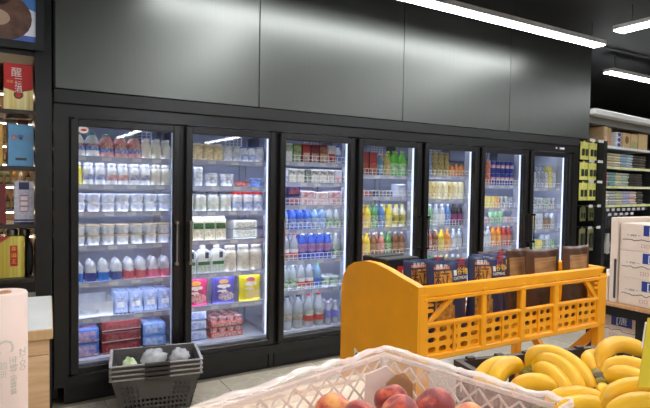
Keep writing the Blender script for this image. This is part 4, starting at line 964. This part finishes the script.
# ------------------------------------------------------------------ warm pendant lamp above the fruit
pl_ = tag(empty('pendant_lamp', (.42, -3.35, 2.35)), 'black pendant lamp with warm bulb hanging above the fruit', 'lamp')
MB().lathe([(.03, .16), (.06, .14), (.17, .0), (.165, .0), (.055, .13), (.03, .15)], 24, cap=False).obj('shade', BLACK, pl_, smooth='auto')
MB().lathe([(.02, .11), (.05, .07), (.05, .04), (.02, .015)], 16).obj('bulb', M('warm_bulb', (255, 214, 170), .5, emit=FRUIT_E, var=0), pl_, smooth=True)
MB().tube([(0, 0, .15), (0, 0, .77)], .005, 6).obj('cable', BLACK, pl_)

# ------------------------------------------------------------------ liquor shelf left of the cooler
ls = tag(empty('liquor_shelf', (-.55, 0, 0)), 'tall black open liquor shelf left of the cooler', 'shelf')
lx = -.55
def lpart(mb, name, mat=BLACK2): mb.v = [(x-lx, y, z) for x, y, z in mb.v]; return mb.obj(name, mat, ls)
lpart(MB().box((-.178, -.03, 0), (-.088, .36, 3.1)), 'post'); lpart(MB().box((-1.1, -.03, 0), (-1.02, .36, 3.1)), 'post')
for z in (1.885, 1.54, 1.185, .85): lpart(MB().cbox((-1.02, -.02, z-.025), (-.178, .34, z), .003), 'shelf_board', M('dark_shelf_board', (46, 38, 32), .4))
lpart(MB().box((-1.02, -.02, .76), (-.178, .34, .825)), 'apron'); lpart(MB().box((-1.02, -.015, .1), (-.178, .34, .758)), 'base_cabinet', M('grey_laminate', (136, 128, 116), .5))
lpart(MB().box((-1.02, 0, 2.22), (-.178, .34, 2.25)), 'shelf_board')
po = tag(empty('framed_poster', (-.55, -.03, 2.27)), 'framed advertising poster with brown rounded jar on blue and white', 'poster')
def ppart(mb, name, mat): mb.v = [(x-lx, y+.03, z-2.27) for x, y, z in mb.v]; return mb.obj(name, mat, po)
FRM = M('poster_frame', (40, 42, 44), .25)
ppart(MB().prism([(0, 0), (.9, 0), (.86, .045), (.04, .045)], (-1.03, -.05, 2.25), (1, 0, 0), (0, 0, 1), (0, .02, 0)), 'frame_bar', FRM); ppart(MB().prism([(0, 0), (-.045, .045), (-.045, .65), (0, .7)], (-.13, -.05, 2.25), (1, 0, 0), (0, 0, 1), (0, .02, 0)), 'frame_bar', FRM)
ppart(MB().prism([(0, 0), (.9, 0), (.86, -.045), (.04, -.045)], (-1.03, -.05, 2.95), (1, 0, 0), (0, 0, 1), (0, .02, 0)), 'frame_bar', FRM); ppart(MB().prism([(0, 0), (.045, .045), (.045, .65), (0, .7)], (-1.03, -.05, 2.25), (1, 0, 0), (0, 0, 1), (0, .02, 0)), 'frame_bar', FRM)
GLP = .18
pp = ppart(MB().box((-.99, -.042, 2.29), (-.173, -.038, 2.91)), 'print', M('poster_paper', (196, 202, 222), .3, c2=(226, 226, 236), scale=6))
ppart(MB().box((-.99, -.043, 2.29), (-.173, -.042, 2.33)), 'blue_band', CM((70, 100, 170), .3)); ppart(MB().prism([(-.3, .28), (0, .18), (0, .3), (-.3, .4)], (-.173, -.0425, 2.3), (1, 0, 0), (0, 0, 1), (0, .0005, 0)), 'blue_patch', CM((70, 120, 190), .3))
ov = [(math.cos(a)*.15, math.sin(a)*.14) for a in np.linspace(0, 2*PI, 25)[:-1]]
ppart(MB().prism(ov, (-.345, -.0436, 2.43), (1, 0, 0), (0, 0, 1), (0, .001, 0)), 'brown_jar', PT((70, 46, 38), (110, 80, 66), 20)); ppart(MB().prism([(x*.5, y*.35) for x, y in ov], (-.385, -.0446, 2.42), (1, 0, 0), (0, 0, 1), (0, .001, 0)), 'jar_label', CM((176, 150, 130), .3)); ppart(MB().prism([(x*.55, y*.5) for x, y in ov], (-.38, -.0446, 2.56), (1, 0, 0), (0, 0, 1), (0, .001, 0)), 'jar_lid', CM((50, 36, 34), .3))
# gift boxes
def gift(x0, x1, z0, z1, body, lower, label, y=.02, d=.1, cut=.0):
    o = tag(empty('liquor_box', ((x0+x1)/2, y+d/2, z0+.0005)), label, 'box', 'gift boxes on the liquor shelf'); w, h = x1-x0, z1-z0
    MB().cbox((-w/2, -d/2, 0), (w/2, d/2, h), .002).obj('carton', body, o)
    if lower: MB().prism([(-w/2, 0), (w/2, 0), (w/2, h*cut), (0, h*cut*.82), (-w/2, h*cut)], (0, -d/2-.001, 0), (1, 0, 0), (0, 0, 1), (0, .001, 0)).obj('lower_print', lower, o)
    return o, w, h, d
GOLD = M('gold_stripe_card', (206, 178, 76), .35, c2=(238, 226, 176), scale=3, stretch=(14, 1, .05)); RED = M('red_gift_card', (186, 32, 30), .4)
o, w, h, d = gift(-.345, -.188, 1.886, 2.168, RED, GOLD, 'red and gold liquor box on the upper shelf, beside the black post', cut=.46)
SIL = M('silver_print', (214, 210, 206), .4)
text('brand_print', '醒', .06, SIL, o, (-.01, -d/2-.0015, h*.80)); 
for q, ch in enumerate('一坛酒'): text('brand_print', ch, .042, SIL, o, (.0, -d/2-.0015, h*(.665-.115*q)))
text('side_print', '陈酿', .018, M('gold_print', (226, 160, 60), .4), o, (-.045, -d/2-.0015, h*.6))
sl = MB().lathe([(.026, 0), (.026, .001)], 20).obj('seal', M('seal_brown', (96, 66, 40), .4), o, (.0, -d/2-.001, h*.33)); sl.rotation_euler = (PI/2, 0, 0)
s2 = MB().lathe([(.015, 0), (.015, .001)], 16).obj('seal_centre', RED, o, (.0, -d/2-.002, h*.33)); s2.rotation_euler = (PI/2, 0, 0)
o, w, h, d = gift(-.525, -.365, 1.886, 2.168, RED, GOLD, 'red and gold liquor box on the upper shelf at the picture edge', cut=.46)
o, w, h, d = gift(-.323, -.155-.03, 1.541, 1.80, M('blue_gift_card', (92, 146, 186), .35, var=.04), None, 'pale blue liquor box with small crest on the second shelf')
text('crest', '♛', .04, M('crest_navy', (40, 60, 120), .4), o, (0, -d/2-.0015, h*.68))
for sg in (-1, 1): text('crest_side', '❧' if sg > 0 else '☙', .035, M('crest_red', (196, 120, 110), .4), o, (sg*.035, -d/2-.0015, h*.68))
MB().box((-.03, -d/2-.001, h*.14), (.03, -d/2, h*.2)).obj('name_plate', M('plate_dark', (60, 56, 50), .4), o)
o, w, h, d = gift(-.50, -.35, 1.541, 1.80, M('amber_card', (190, 150, 70), .4), None, 'amber liquor box left of the pale blue one')
o, w, h, d = gift(-.292, -.185, 1.186, 1.45, M('grey_lace_card', (196, 194, 200), .4, c2=(160, 160, 180), scale=60), None, 'white and navy patterned liquor box on the third shelf')
NV = M('navy_card', (44, 44, 86), .4); MB().box((-.028, -d/2-.001, h*.80), (.028, -d/2, h*.97)).obj('crest_panel', NV, o); MB().box((-w/2, -d/2-.001, h*.06), (w/2, -d/2, h*.10)).obj('navy_band', NV, o); MB().box((-w/2, -d/2-.001, h*.0+.001), (w/2, -d/2, h*.035)).obj('navy_band', NV, o)
pz = MB().box((-.024, -d/2-.001, h*.27), (.024, -d/2, h*.68)).obj('centre_panel', M('mauve_panel', (150, 120, 140), .4), o)
for q in range(3): MB().box((-.02, -d/2-.002, h*(.30+.125*q)), (.02, -d/2-.001, h*(.39+.125*q))).obj('panel_mark', M('pale_mark', (214, 200, 204), .4), o)
o, w, h, d = gift(-.50, -.335, 1.186, 1.43, M('maroon_card', (100, 30, 28), .4), None, 'dark maroon liquor box at the left edge of the third shelf')
o, w, h, d = gift(-.385, -.235, .851, 1.108, M('gold_foil_card', (176, 150, 40), .25, c2=(236, 226, 120), scale=2.2, stretch=(16, 1, .05), metal=.4), None, 'gold foil liquor box with red label on the lowest shelf')
MB().box((-.005, -d/2-.001, h*.28), (.035, -d/2, h*.78)).obj('red_label', CM((170, 40, 40)), o)
for q, ch in enumerate('喜酒王'): text('label_print', ch, .032, M('gold_print', (226, 160, 60), .4), o, (.015, -d/2-.0015, h*(.69-.15*q)))
MB().prism([(-w/2, h), (-w/2, h*.8), (.0, h)], (0, -d/2-.001, 0), (1, 0, 0), (0, 0, 1), (0, .001, 0)).obj('red_corner', CM((150, 40, 36)), o)
crumple('cloth_bag', (-.207, .045, .965), (.020, .055, .112), M('black_cloth', (14, 14, 15), .8), 4, 'black cloth bag slumped beside the gold liquor box', 'bag', .2)
for n, (x, y) in enumerate(((-.30, .2), (-.23, .24))):
    o = tag(MB().lathe([(.035, 0), (.04, .01), (.04, .2), (.03, .23), (.03, .25)], 16).obj('liquor_jar', M('clay_jar', (120, 104, 92), .4), None, (x, y, .8505), smooth='auto'), ('left' if n == 0 else 'right') + ' clay liquor jar with silver lid behind the gold box', 'jar', 'liquor jars')
    MB().lathe([(.034, .245), (.034, .285), (.02, .29)], 16).obj('lid', CHROME, o, smooth='auto')
for n, (x, c) in enumerate(((-.30, (206, 196, 186)), (-.235, (196, 96, 60)))):
    o = tag(empty('small_carton', (x, .27, 1.5405)), ('pale' if n == 0 else 'orange') + ' liquor carton behind the pale blue box', 'box', 'cartons behind the pale blue box')
    MB().cbox((-.03, -.03, 0), (.03, .03, .31), .002).obj('carton', CM(c), o); MB().box((-.02, -.0315, .2), (.02, -.03, .29)).obj('label', PT(c, (236, 226, 214), 40), o)
# bottle rack further back, seen through the open shelf
rk = tag(empty('bottle_rack', (-.5, 1.25, 0)), 'lit rack of small bottles seen through the liquor shelf', 'shelf')
MB().box((-.8, .14, 0), (.42, .16, 2.6)).obj('rack_back', M('rack_back', (150, 120, 96), .6), rk)
RZ = (2.16, 1.93, 1.745, 1.60, 1.42, 1.22, 1.02)
for z in RZ:
    bd = MB().box((-.8, -.06, z-.02), (.42, .14, z)).obj('rack_shelf', M('rack_shelf', (120, 112, 104), .5), rk)
    MB().box((-.8, -.072, z-.02), (.42, -.06, z+.004)).obj('front_rail', WHITE, bd)
    MB().box((-.8, -.055, z-.03), (.42, -.04, z-.0205)).obj('led_strip', M('rack_led', (255, 226, 190), .5, emit=9.0, var=0), bd)
cols = [((60, 50, 30), (150, 30, 30)), ((140, 110, 50), (210, 180, 90)), ((70, 90, 50), (220, 200, 120)), ((190, 180, 160), (60, 60, 60)), ((90, 40, 30), (226, 226, 220))]
SBP = [bottle(('dark', 'amber', 'green', 'pale', 'red brown')[n]+' mini bottle', .018, .12, a, b_, PT((214, 200, 160), a, 40), 'bottle', name='mini_bottle') for n, (a, b_) in enumerate(cols)]
for zi, z in enumerate(RZ[1:]):
    for n in range(9):
        p = SBP[(n*2+zi) % 5 if n % 3 else (zi*3+n) % 5]
        p.put((-.46+n*.048, 1.235, z+.0005), 0, '%s, %s from left, %s row of the back bottle rack' % (p.desc, ORD[n], ORD[zi]), 'mini bottles on the back rack')

# ------------------------------------------------------------------ towel shelves and hanging packs right of the cooler
ra = math.radians(7); RU = Vector((5.99, .10, 0))
RXf = Matrix.Translation(RU) @ Matrix.Rotation(ra, 4, 'Z')
def rw(x, y, z): return RXf @ Vector((x, y, z))
su = tag(empty('towel_shelving', RU, ra), 'black shop shelving with white boards right of the cooler', 'shelf')
MB().box((-.02, -.02, 0), (.055, .5, 2.05)).obj('post', BLACK, su); MB().box((1.5, -.02, 0), (1.57, .5, 2.05)).obj('post', BLACK, su)
MB().box((-.02, .48, 0), (1.57, .5, 2.5)).obj('back_panel', M('shelf_back', (44, 44, 46), .6), su)
SZ = (2.0, 1.745, 1.50, 1.262)
YEL = M('price_strip_yellow', (214, 220, 90), .5, c2=(240, 240, 230), scale=9)
for z in SZ:
    bd = MB().box((.055, 0, z-.02), (1.5, .48, z)).obj('board', WHITE, su); MB().box((.055, -.008, z-.03), (1.5, 0, z+.002)).obj('price_strip', WHITE if z == 2.0 else YEL, bd)
MB().cbox((-.45, -.10, 2.335), (1.57, .5, 2.40), .004).obj('canopy', WHITE, su); MB().box((-.45, .02, 2.25), (1.57, .5, 2.334)).obj('canopy_underside', M('canopy_grey', (110, 108, 104), .6), su)
MB().box((.055, .05, 1.17), (1.5, .07, 1.21)).obj('hook_rail', BLACK, su)
for n in range(8): MB().box((.08+n*.15, -.02, 1.185), (.16+n*.15, -.017, 1.22)).obj('price_tag', TAG, su)
MB().box((.055, 0, .42), (1.5, .48, .45)).obj('board', BLACK, su); MB().box((-.5, .3, 0), (-.02, .33, 2.08)).obj('peg_panel', M('peg_panel', (40, 40, 40), .6), su)
MB().box((-.5, .0, .42), (-.02, .33, .45)).obj('board', BLACK, su)
# towels
def towel_mesh(w, d, h, c):
    b = MB(); pr_ = [(0, h*.12), (-.012, h*.5), (0, h*.9), (.02, h), (d, h), (d, 0), (.02, 0)]
    b.prism(pr_, (-w/2, 0, 0), (0, 1, 0), (0, 0, 1), (w, 0, 0)); b.box((-w/2+.002, -.004, h*.46), (w/2-.002, .01, h*.54), 1)
    m_ = M('towel_%d_%d_%d' % c, c, .9, var=.15, scale=140, bump=.2); return b.mesh('towel', [m_, CM(tuple(int(x*.75) for x in c))])
TW = {0: [((196, 186, 150), .25), ((206, 196, 170), .2), ((150, 170, 196), .18), ((170, 186, 196), .18), ((80, 70, 64), .22), ((96, 84, 76), .2)], 1: [((200, 150, 150), .14), ((120, 170, 170), .17), ((200, 196, 170), .2), ((176, 190, 176), .2), ((70, 64, 58), .22), ((84, 74, 66), .2)], 2: [((226, 222, 206), .15), ((186, 190, 190), .2), ((200, 198, 170), .2), ((180, 180, 206), .22), ((214, 190, 186), .2), ((90, 84, 80), .2)]}
CN = {(196, 186, 150): 'khaki', (206, 196, 170): 'cream', (150, 170, 196): 'blue', (170, 186, 196): 'pale blue', (80, 70, 64): 'dark brown', (96, 84, 76): 'brown', (200, 150, 150): 'pink', (120, 170, 170): 'teal', (200, 196, 170): 'beige', (176, 190, 176): 'sage', (70, 64, 58): 'dark brown', (84, 74, 66): 'brown', (226, 222, 206): 'white', (186, 190, 190): 'grey', (200, 198, 170): 'straw', (180, 180, 206): 'lavender', (214, 190, 186): 'rose', (90, 84, 80): 'charcoal'}
for r_, lst in TW.items():
    x = .07
    for c, w in lst:
        for l in range(5):
            cc_ = tuple(min(255, int(v*(1+(.12 if l % 2 else -.04)))) for v in c)
            k = ('t', cc_, w)
            if k not in _c: _c[k] = towel_mesh(w-.012, .3, .034, cc_)
            p = rw(x+w/2+R.uniform(-.004, .004), .02+R.uniform(0, .012), SZ[r_+1]+.0005+l*.0345)
            o = link('folded_towel', _c[k], None, p, ra); tag(o, 'folded %s towel, %s from bottom of its stack, %s towel shelf' % (CN[c], ORD[l], ('upper', 'middle', 'lower')[r_]), 'towel', 'folded towels on the shelves')
        x += w
# cartons and tissue packs on top board
KR = M('kraft_box', (206, 176, 130), .6, var=.06)
def rbox(x, w, h, body, label, pr_=None, d=.22, name='storage_box', rz=0., y=.03):
    o = link(name, MB().cbox((-w/2, 0, 0), (w/2, d, h), .004).mesh(name, body), None, rw(x+w/2, y, SZ[0]+.0005), ra+rz); tag(o, label, 'box', 'boxes on the top towel shelf')
    if pr_: MB().box((-w*.35, -.0015, h*.12), (w*.35, 0, h*.5)).obj('label', pr_, o)
    return o
rbox(.065, .09, .24, KR, 'narrow kraft box at the left end of the top shelf', PT((226, 120, 60), (240, 230, 214), 30))
rbox(.225, .18, .24, KR, 'kraft box with orange label on the top shelf', PT((214, 104, 50), (230, 190, 150), 25), .2, rz=.25, y=.07)
o_ = rbox(.60, .22, .20, KR, 'kraft box with round emblem on the top shelf'); em = MB().lathe([(.05, 0), (.05, .0015), (.042, .0015)], 24).obj('emblem', M('emblem_brown', (120, 90, 60), .6), o_, (0, -.001, .11)); em.rotation_euler = (PI/2, 0, 0)
rbox(.84, .2, .2, KR, 'kraft box with green corner right of the emblem box', PT((80, 170, 90), (206, 180, 140), 20))
rbox(1.06, .3, .22, KR, 'plain kraft box at the right of the top shelf')
for l in range(3):
    o = link('tissue_pack', MB().cbox((-.07, 0, 0), (.07, .2, .066), .012).mesh('tissue_pack', CM((226, 228, 236), .35)), None, rw(.505, .04, SZ[0]+.0005+l*.067), ra); tag(o, 'blue and white tissue pack, %s of three on the top shelf' % ('lowest', 'middle', 'uppermost')[l], 'pack', 'tissue packs')
    MB().lathe([(.04, 0), (.04, .001)], 18).obj('emblem', CM((60, 80, 180)), o, (0, -.0005, .033)).rotation_euler = (PI/2, 0, 0)
    o.children[0].scale = (1.2, .6, 1)
# hanging packs on hooks
YC = M('yellow_pack_card', (222, 220, 80), .45, c2=(240, 240, 160), scale=30)
def hang(x, z, w, h, card, item, label, ny=.06, itemshape=0):
    o = tag(empty('hanging_pack', rw(x, ny, z), ra), label, 'pack', 'packs on the hook wall')
    MB().prism([(-w/2, -h), (w/2, -h), (w/2, 0), (w*.12, 0), (w*.12, .02), (-w*.12, .02), (-w*.12, 0), (-w/2, 0)], (0, 0, 0), (1, 0, 0), (0, 0, 1), (0, .004, 0)).obj('card', card, o)
    for t in ((-.22, .22) if itemshape == 0 else (0,)):
        b = MB().cbox((w*t-w*.11, -.02, -h*.78), (w*t+w*.11, 0, -h*.38), .006) if itemshape == 0 else MB().cbox((-w*.3, -.025, -h*.85), (w*.3, 0, -h*.2), .012)
        b.obj('item', item, o)
    MB().tube([(0, -.09, .012), (0, .25, .012)], .003, 6).obj('hook', CHROME, o)
    MB().box((-w*.32, -.094, .0), (w*.32, -.09, .032)).obj('price_tag', TAG, o)
DKI = M('dark_item', (50, 52, 44), .4)
for r_, z in enumerate((2.02, 1.775, 1.53)):
    for c_ in range(2):
        hang(-.36+c_*.215, z, .2, .21, YC, DKI, 'yellow hanging pack, %s in the %s row of the hook wall' % (('left', 'right')[c_], ('top', 'second', 'third')[r_]))
for c_ in range(2):
    hang(-.35+c_*.21, 1.24, .14, .17, M('olive_card', (120, 122, 60), .5, c2=(60, 60, 40), scale=20), DKI, 'olive hanging pack, %s in the fourth row of the hook wall' % ('left', 'right')[c_])
    hang(-.35+c_*.21, .98, .15, .28, M('clear_dark_pack', (78, 78, 70), .3, c2=(150, 150, 90), scale=14), DKI, 'dark clear pack, %s in the lowest row of the hook wall' % ('left', 'right')[c_], itemshape=1)
for c_ in range(5):
    hang(.15+c_*.16, 1.13, .13, .17, M('black_pack', (38, 40, 46), .35, c2=(84, 86, 96), scale=16), DKI, 'black hanging pack, %s from the post under the towels' % ORD[c_], itemshape=1)
gl = tag(empty('hanging_gloves', rw(.20, .05, .90), ra), 'pale grey work gloves hanging under the towel shelves', 'gloves')
GLV = M('glove_knit', (176, 172, 166), .9, bump=.3, scale=60)
for n in range(2):
    g = MB(); x = -.045+n*.09
    g.loft([[(x+sx*w, sy*.018-.02*n, z) for sx, sy in ((-1, -.6), (-.6, -1), (.6, -1), (1, -.6), (1, .6), (.6, 1), (-.6, 1), (-1, .6))] for w, z in ((.03, 0), (.032, -.08), (.046, -.12), (.048, -.2))])
    for f in range(4): g.tube([(x-.036+f*.024, -.02*n, -.195), (x-.04+f*.027, -.02*n-.01, -.27+.012*abs(f-1.5))], [.012, .009], 7)
    g.tube([(x+.04, -.02*n, -.11), (x+.075, -.02*n, -.17)], [.013, .01], 7); g.obj('glove', GLV, gl, smooth='auto')
MB().tube([(0, -.05, .0), (0, .25, .0)], .003, 6).obj('hook', CHROME, gl)

# ------------------------------------------------------------------ carton table at the right
ctb = tag(empty('carton_table', (3.6, -1.9, 0)), 'dark table with wooden top carrying cartons behind the orange bin', 'table')
MB().cbox((-.38, -.7, .655), (.5, .48, .68), .003).obj('table_top', wood('oak_table', (176, 128, 84), (204, 158, 110), (2, 14, 2)), ctb)
MB().box((-.365, -.69, .59), (.49, .47, .655)).obj('apron', BLACK2, ctb)
for x, y in ((-.36, .05), (.42, .05), (-.36, -.68), (.42, -.68), (-.36, .40), (.42, .40)): MB().box((x, y-.06, 0), (x+.06, y, .59)).obj('leg', BLACK2, ctb)
WC = M('white_carton', (222, 204, 188), .6, var=.03, scale=6); TAPE = M('carton_tape', (196, 184, 170), .4); BLU = CM((44, 64, 140)); INK = M('grey_ink', (120, 110, 108), .6)
def ctn(x, y0, y1, z, h, label, d=.3, blue=True):
    o = tag(empty('shipping_carton', (x, (y0+y1)/2, z+.0005)), label, 'carton', 'white shipping cartons'); L_ = y1-y0
    MB().cbox((0, -L_/2, 0), (d, L_/2, h), .004).obj('box', WC, o)
    MB().box((d/2-.025, -L_/2, h), (d/2+.025, L_/2, h+.0006)).obj('tape', TAPE, o)
    # wavy landscape print line on the side that faces the coolers' aisle
    w_ = MB(); pts = [(-.0012, L_/2-.02-t*(L_-.04)/24, h*.42+.02*noise.noise(Vector((t*.5, z*3, y0)))) for t in range(25)]
    w_.tube(pts, .0028, 5); w_.obj('printed_line', INK, o)
    text('carton_print', '~ vvv ~', .03, INK, o, (-.001, L_/2-.09, h*.58), (PI/2, 0, -PI/2))
    if blue:
        MB().box((-.0012, L_/2-.30, h*.58), (0, L_/2-.155, h*.95)).obj('blue_label', BLU, o); text('label_print', '[唐', .06, WHITE, o, (-.002, L_/2-.228, h*.77), (PI/2, 0, -PI/2))
        text('carton_print', '口口', .03, M('pink_ink', (190, 130, 130), .6), o, (-.001, L_/2-.17, h*.2), (PI/2, 0, -PI/2))
    return o
for l in range(3): ctn(3.26, -2.12, -1.715, .68+l*.1835, .183, 'white carton with blue label, %s of the front stack on the table' % ('lowest', 'middle', 'uppermost')[l])
wb = tag(empty('white_board', (3.25, -1.68, .6805)), 'white framed board standing behind the front carton stack', 'board')
MB().cbox((0, -.026, 0), (.45, .026, .585), .004).obj('panel', WC, wb); MB().box((-.002, -.022, .03), (0, -.006, .3)).obj('dark_slot', M('slot_dark', (66, 62, 66), .5), wb)
for l in range(1): ctn(3.26, -1.64, -1.45, .68, .176, 'low white carton on the table next to the orange bin', .34, False)
for l in range(3): ctn(3.31, -1.84, -1.49, .02+l*.19, .187, 'white carton with blue label under the table, %s of three' % ('lowest', 'middle', 'uppermost')[l])
MB().box((-.36, -.68, .0), (.48, .46, .019)).obj('bottom_shelf', BLACK2, ctb)
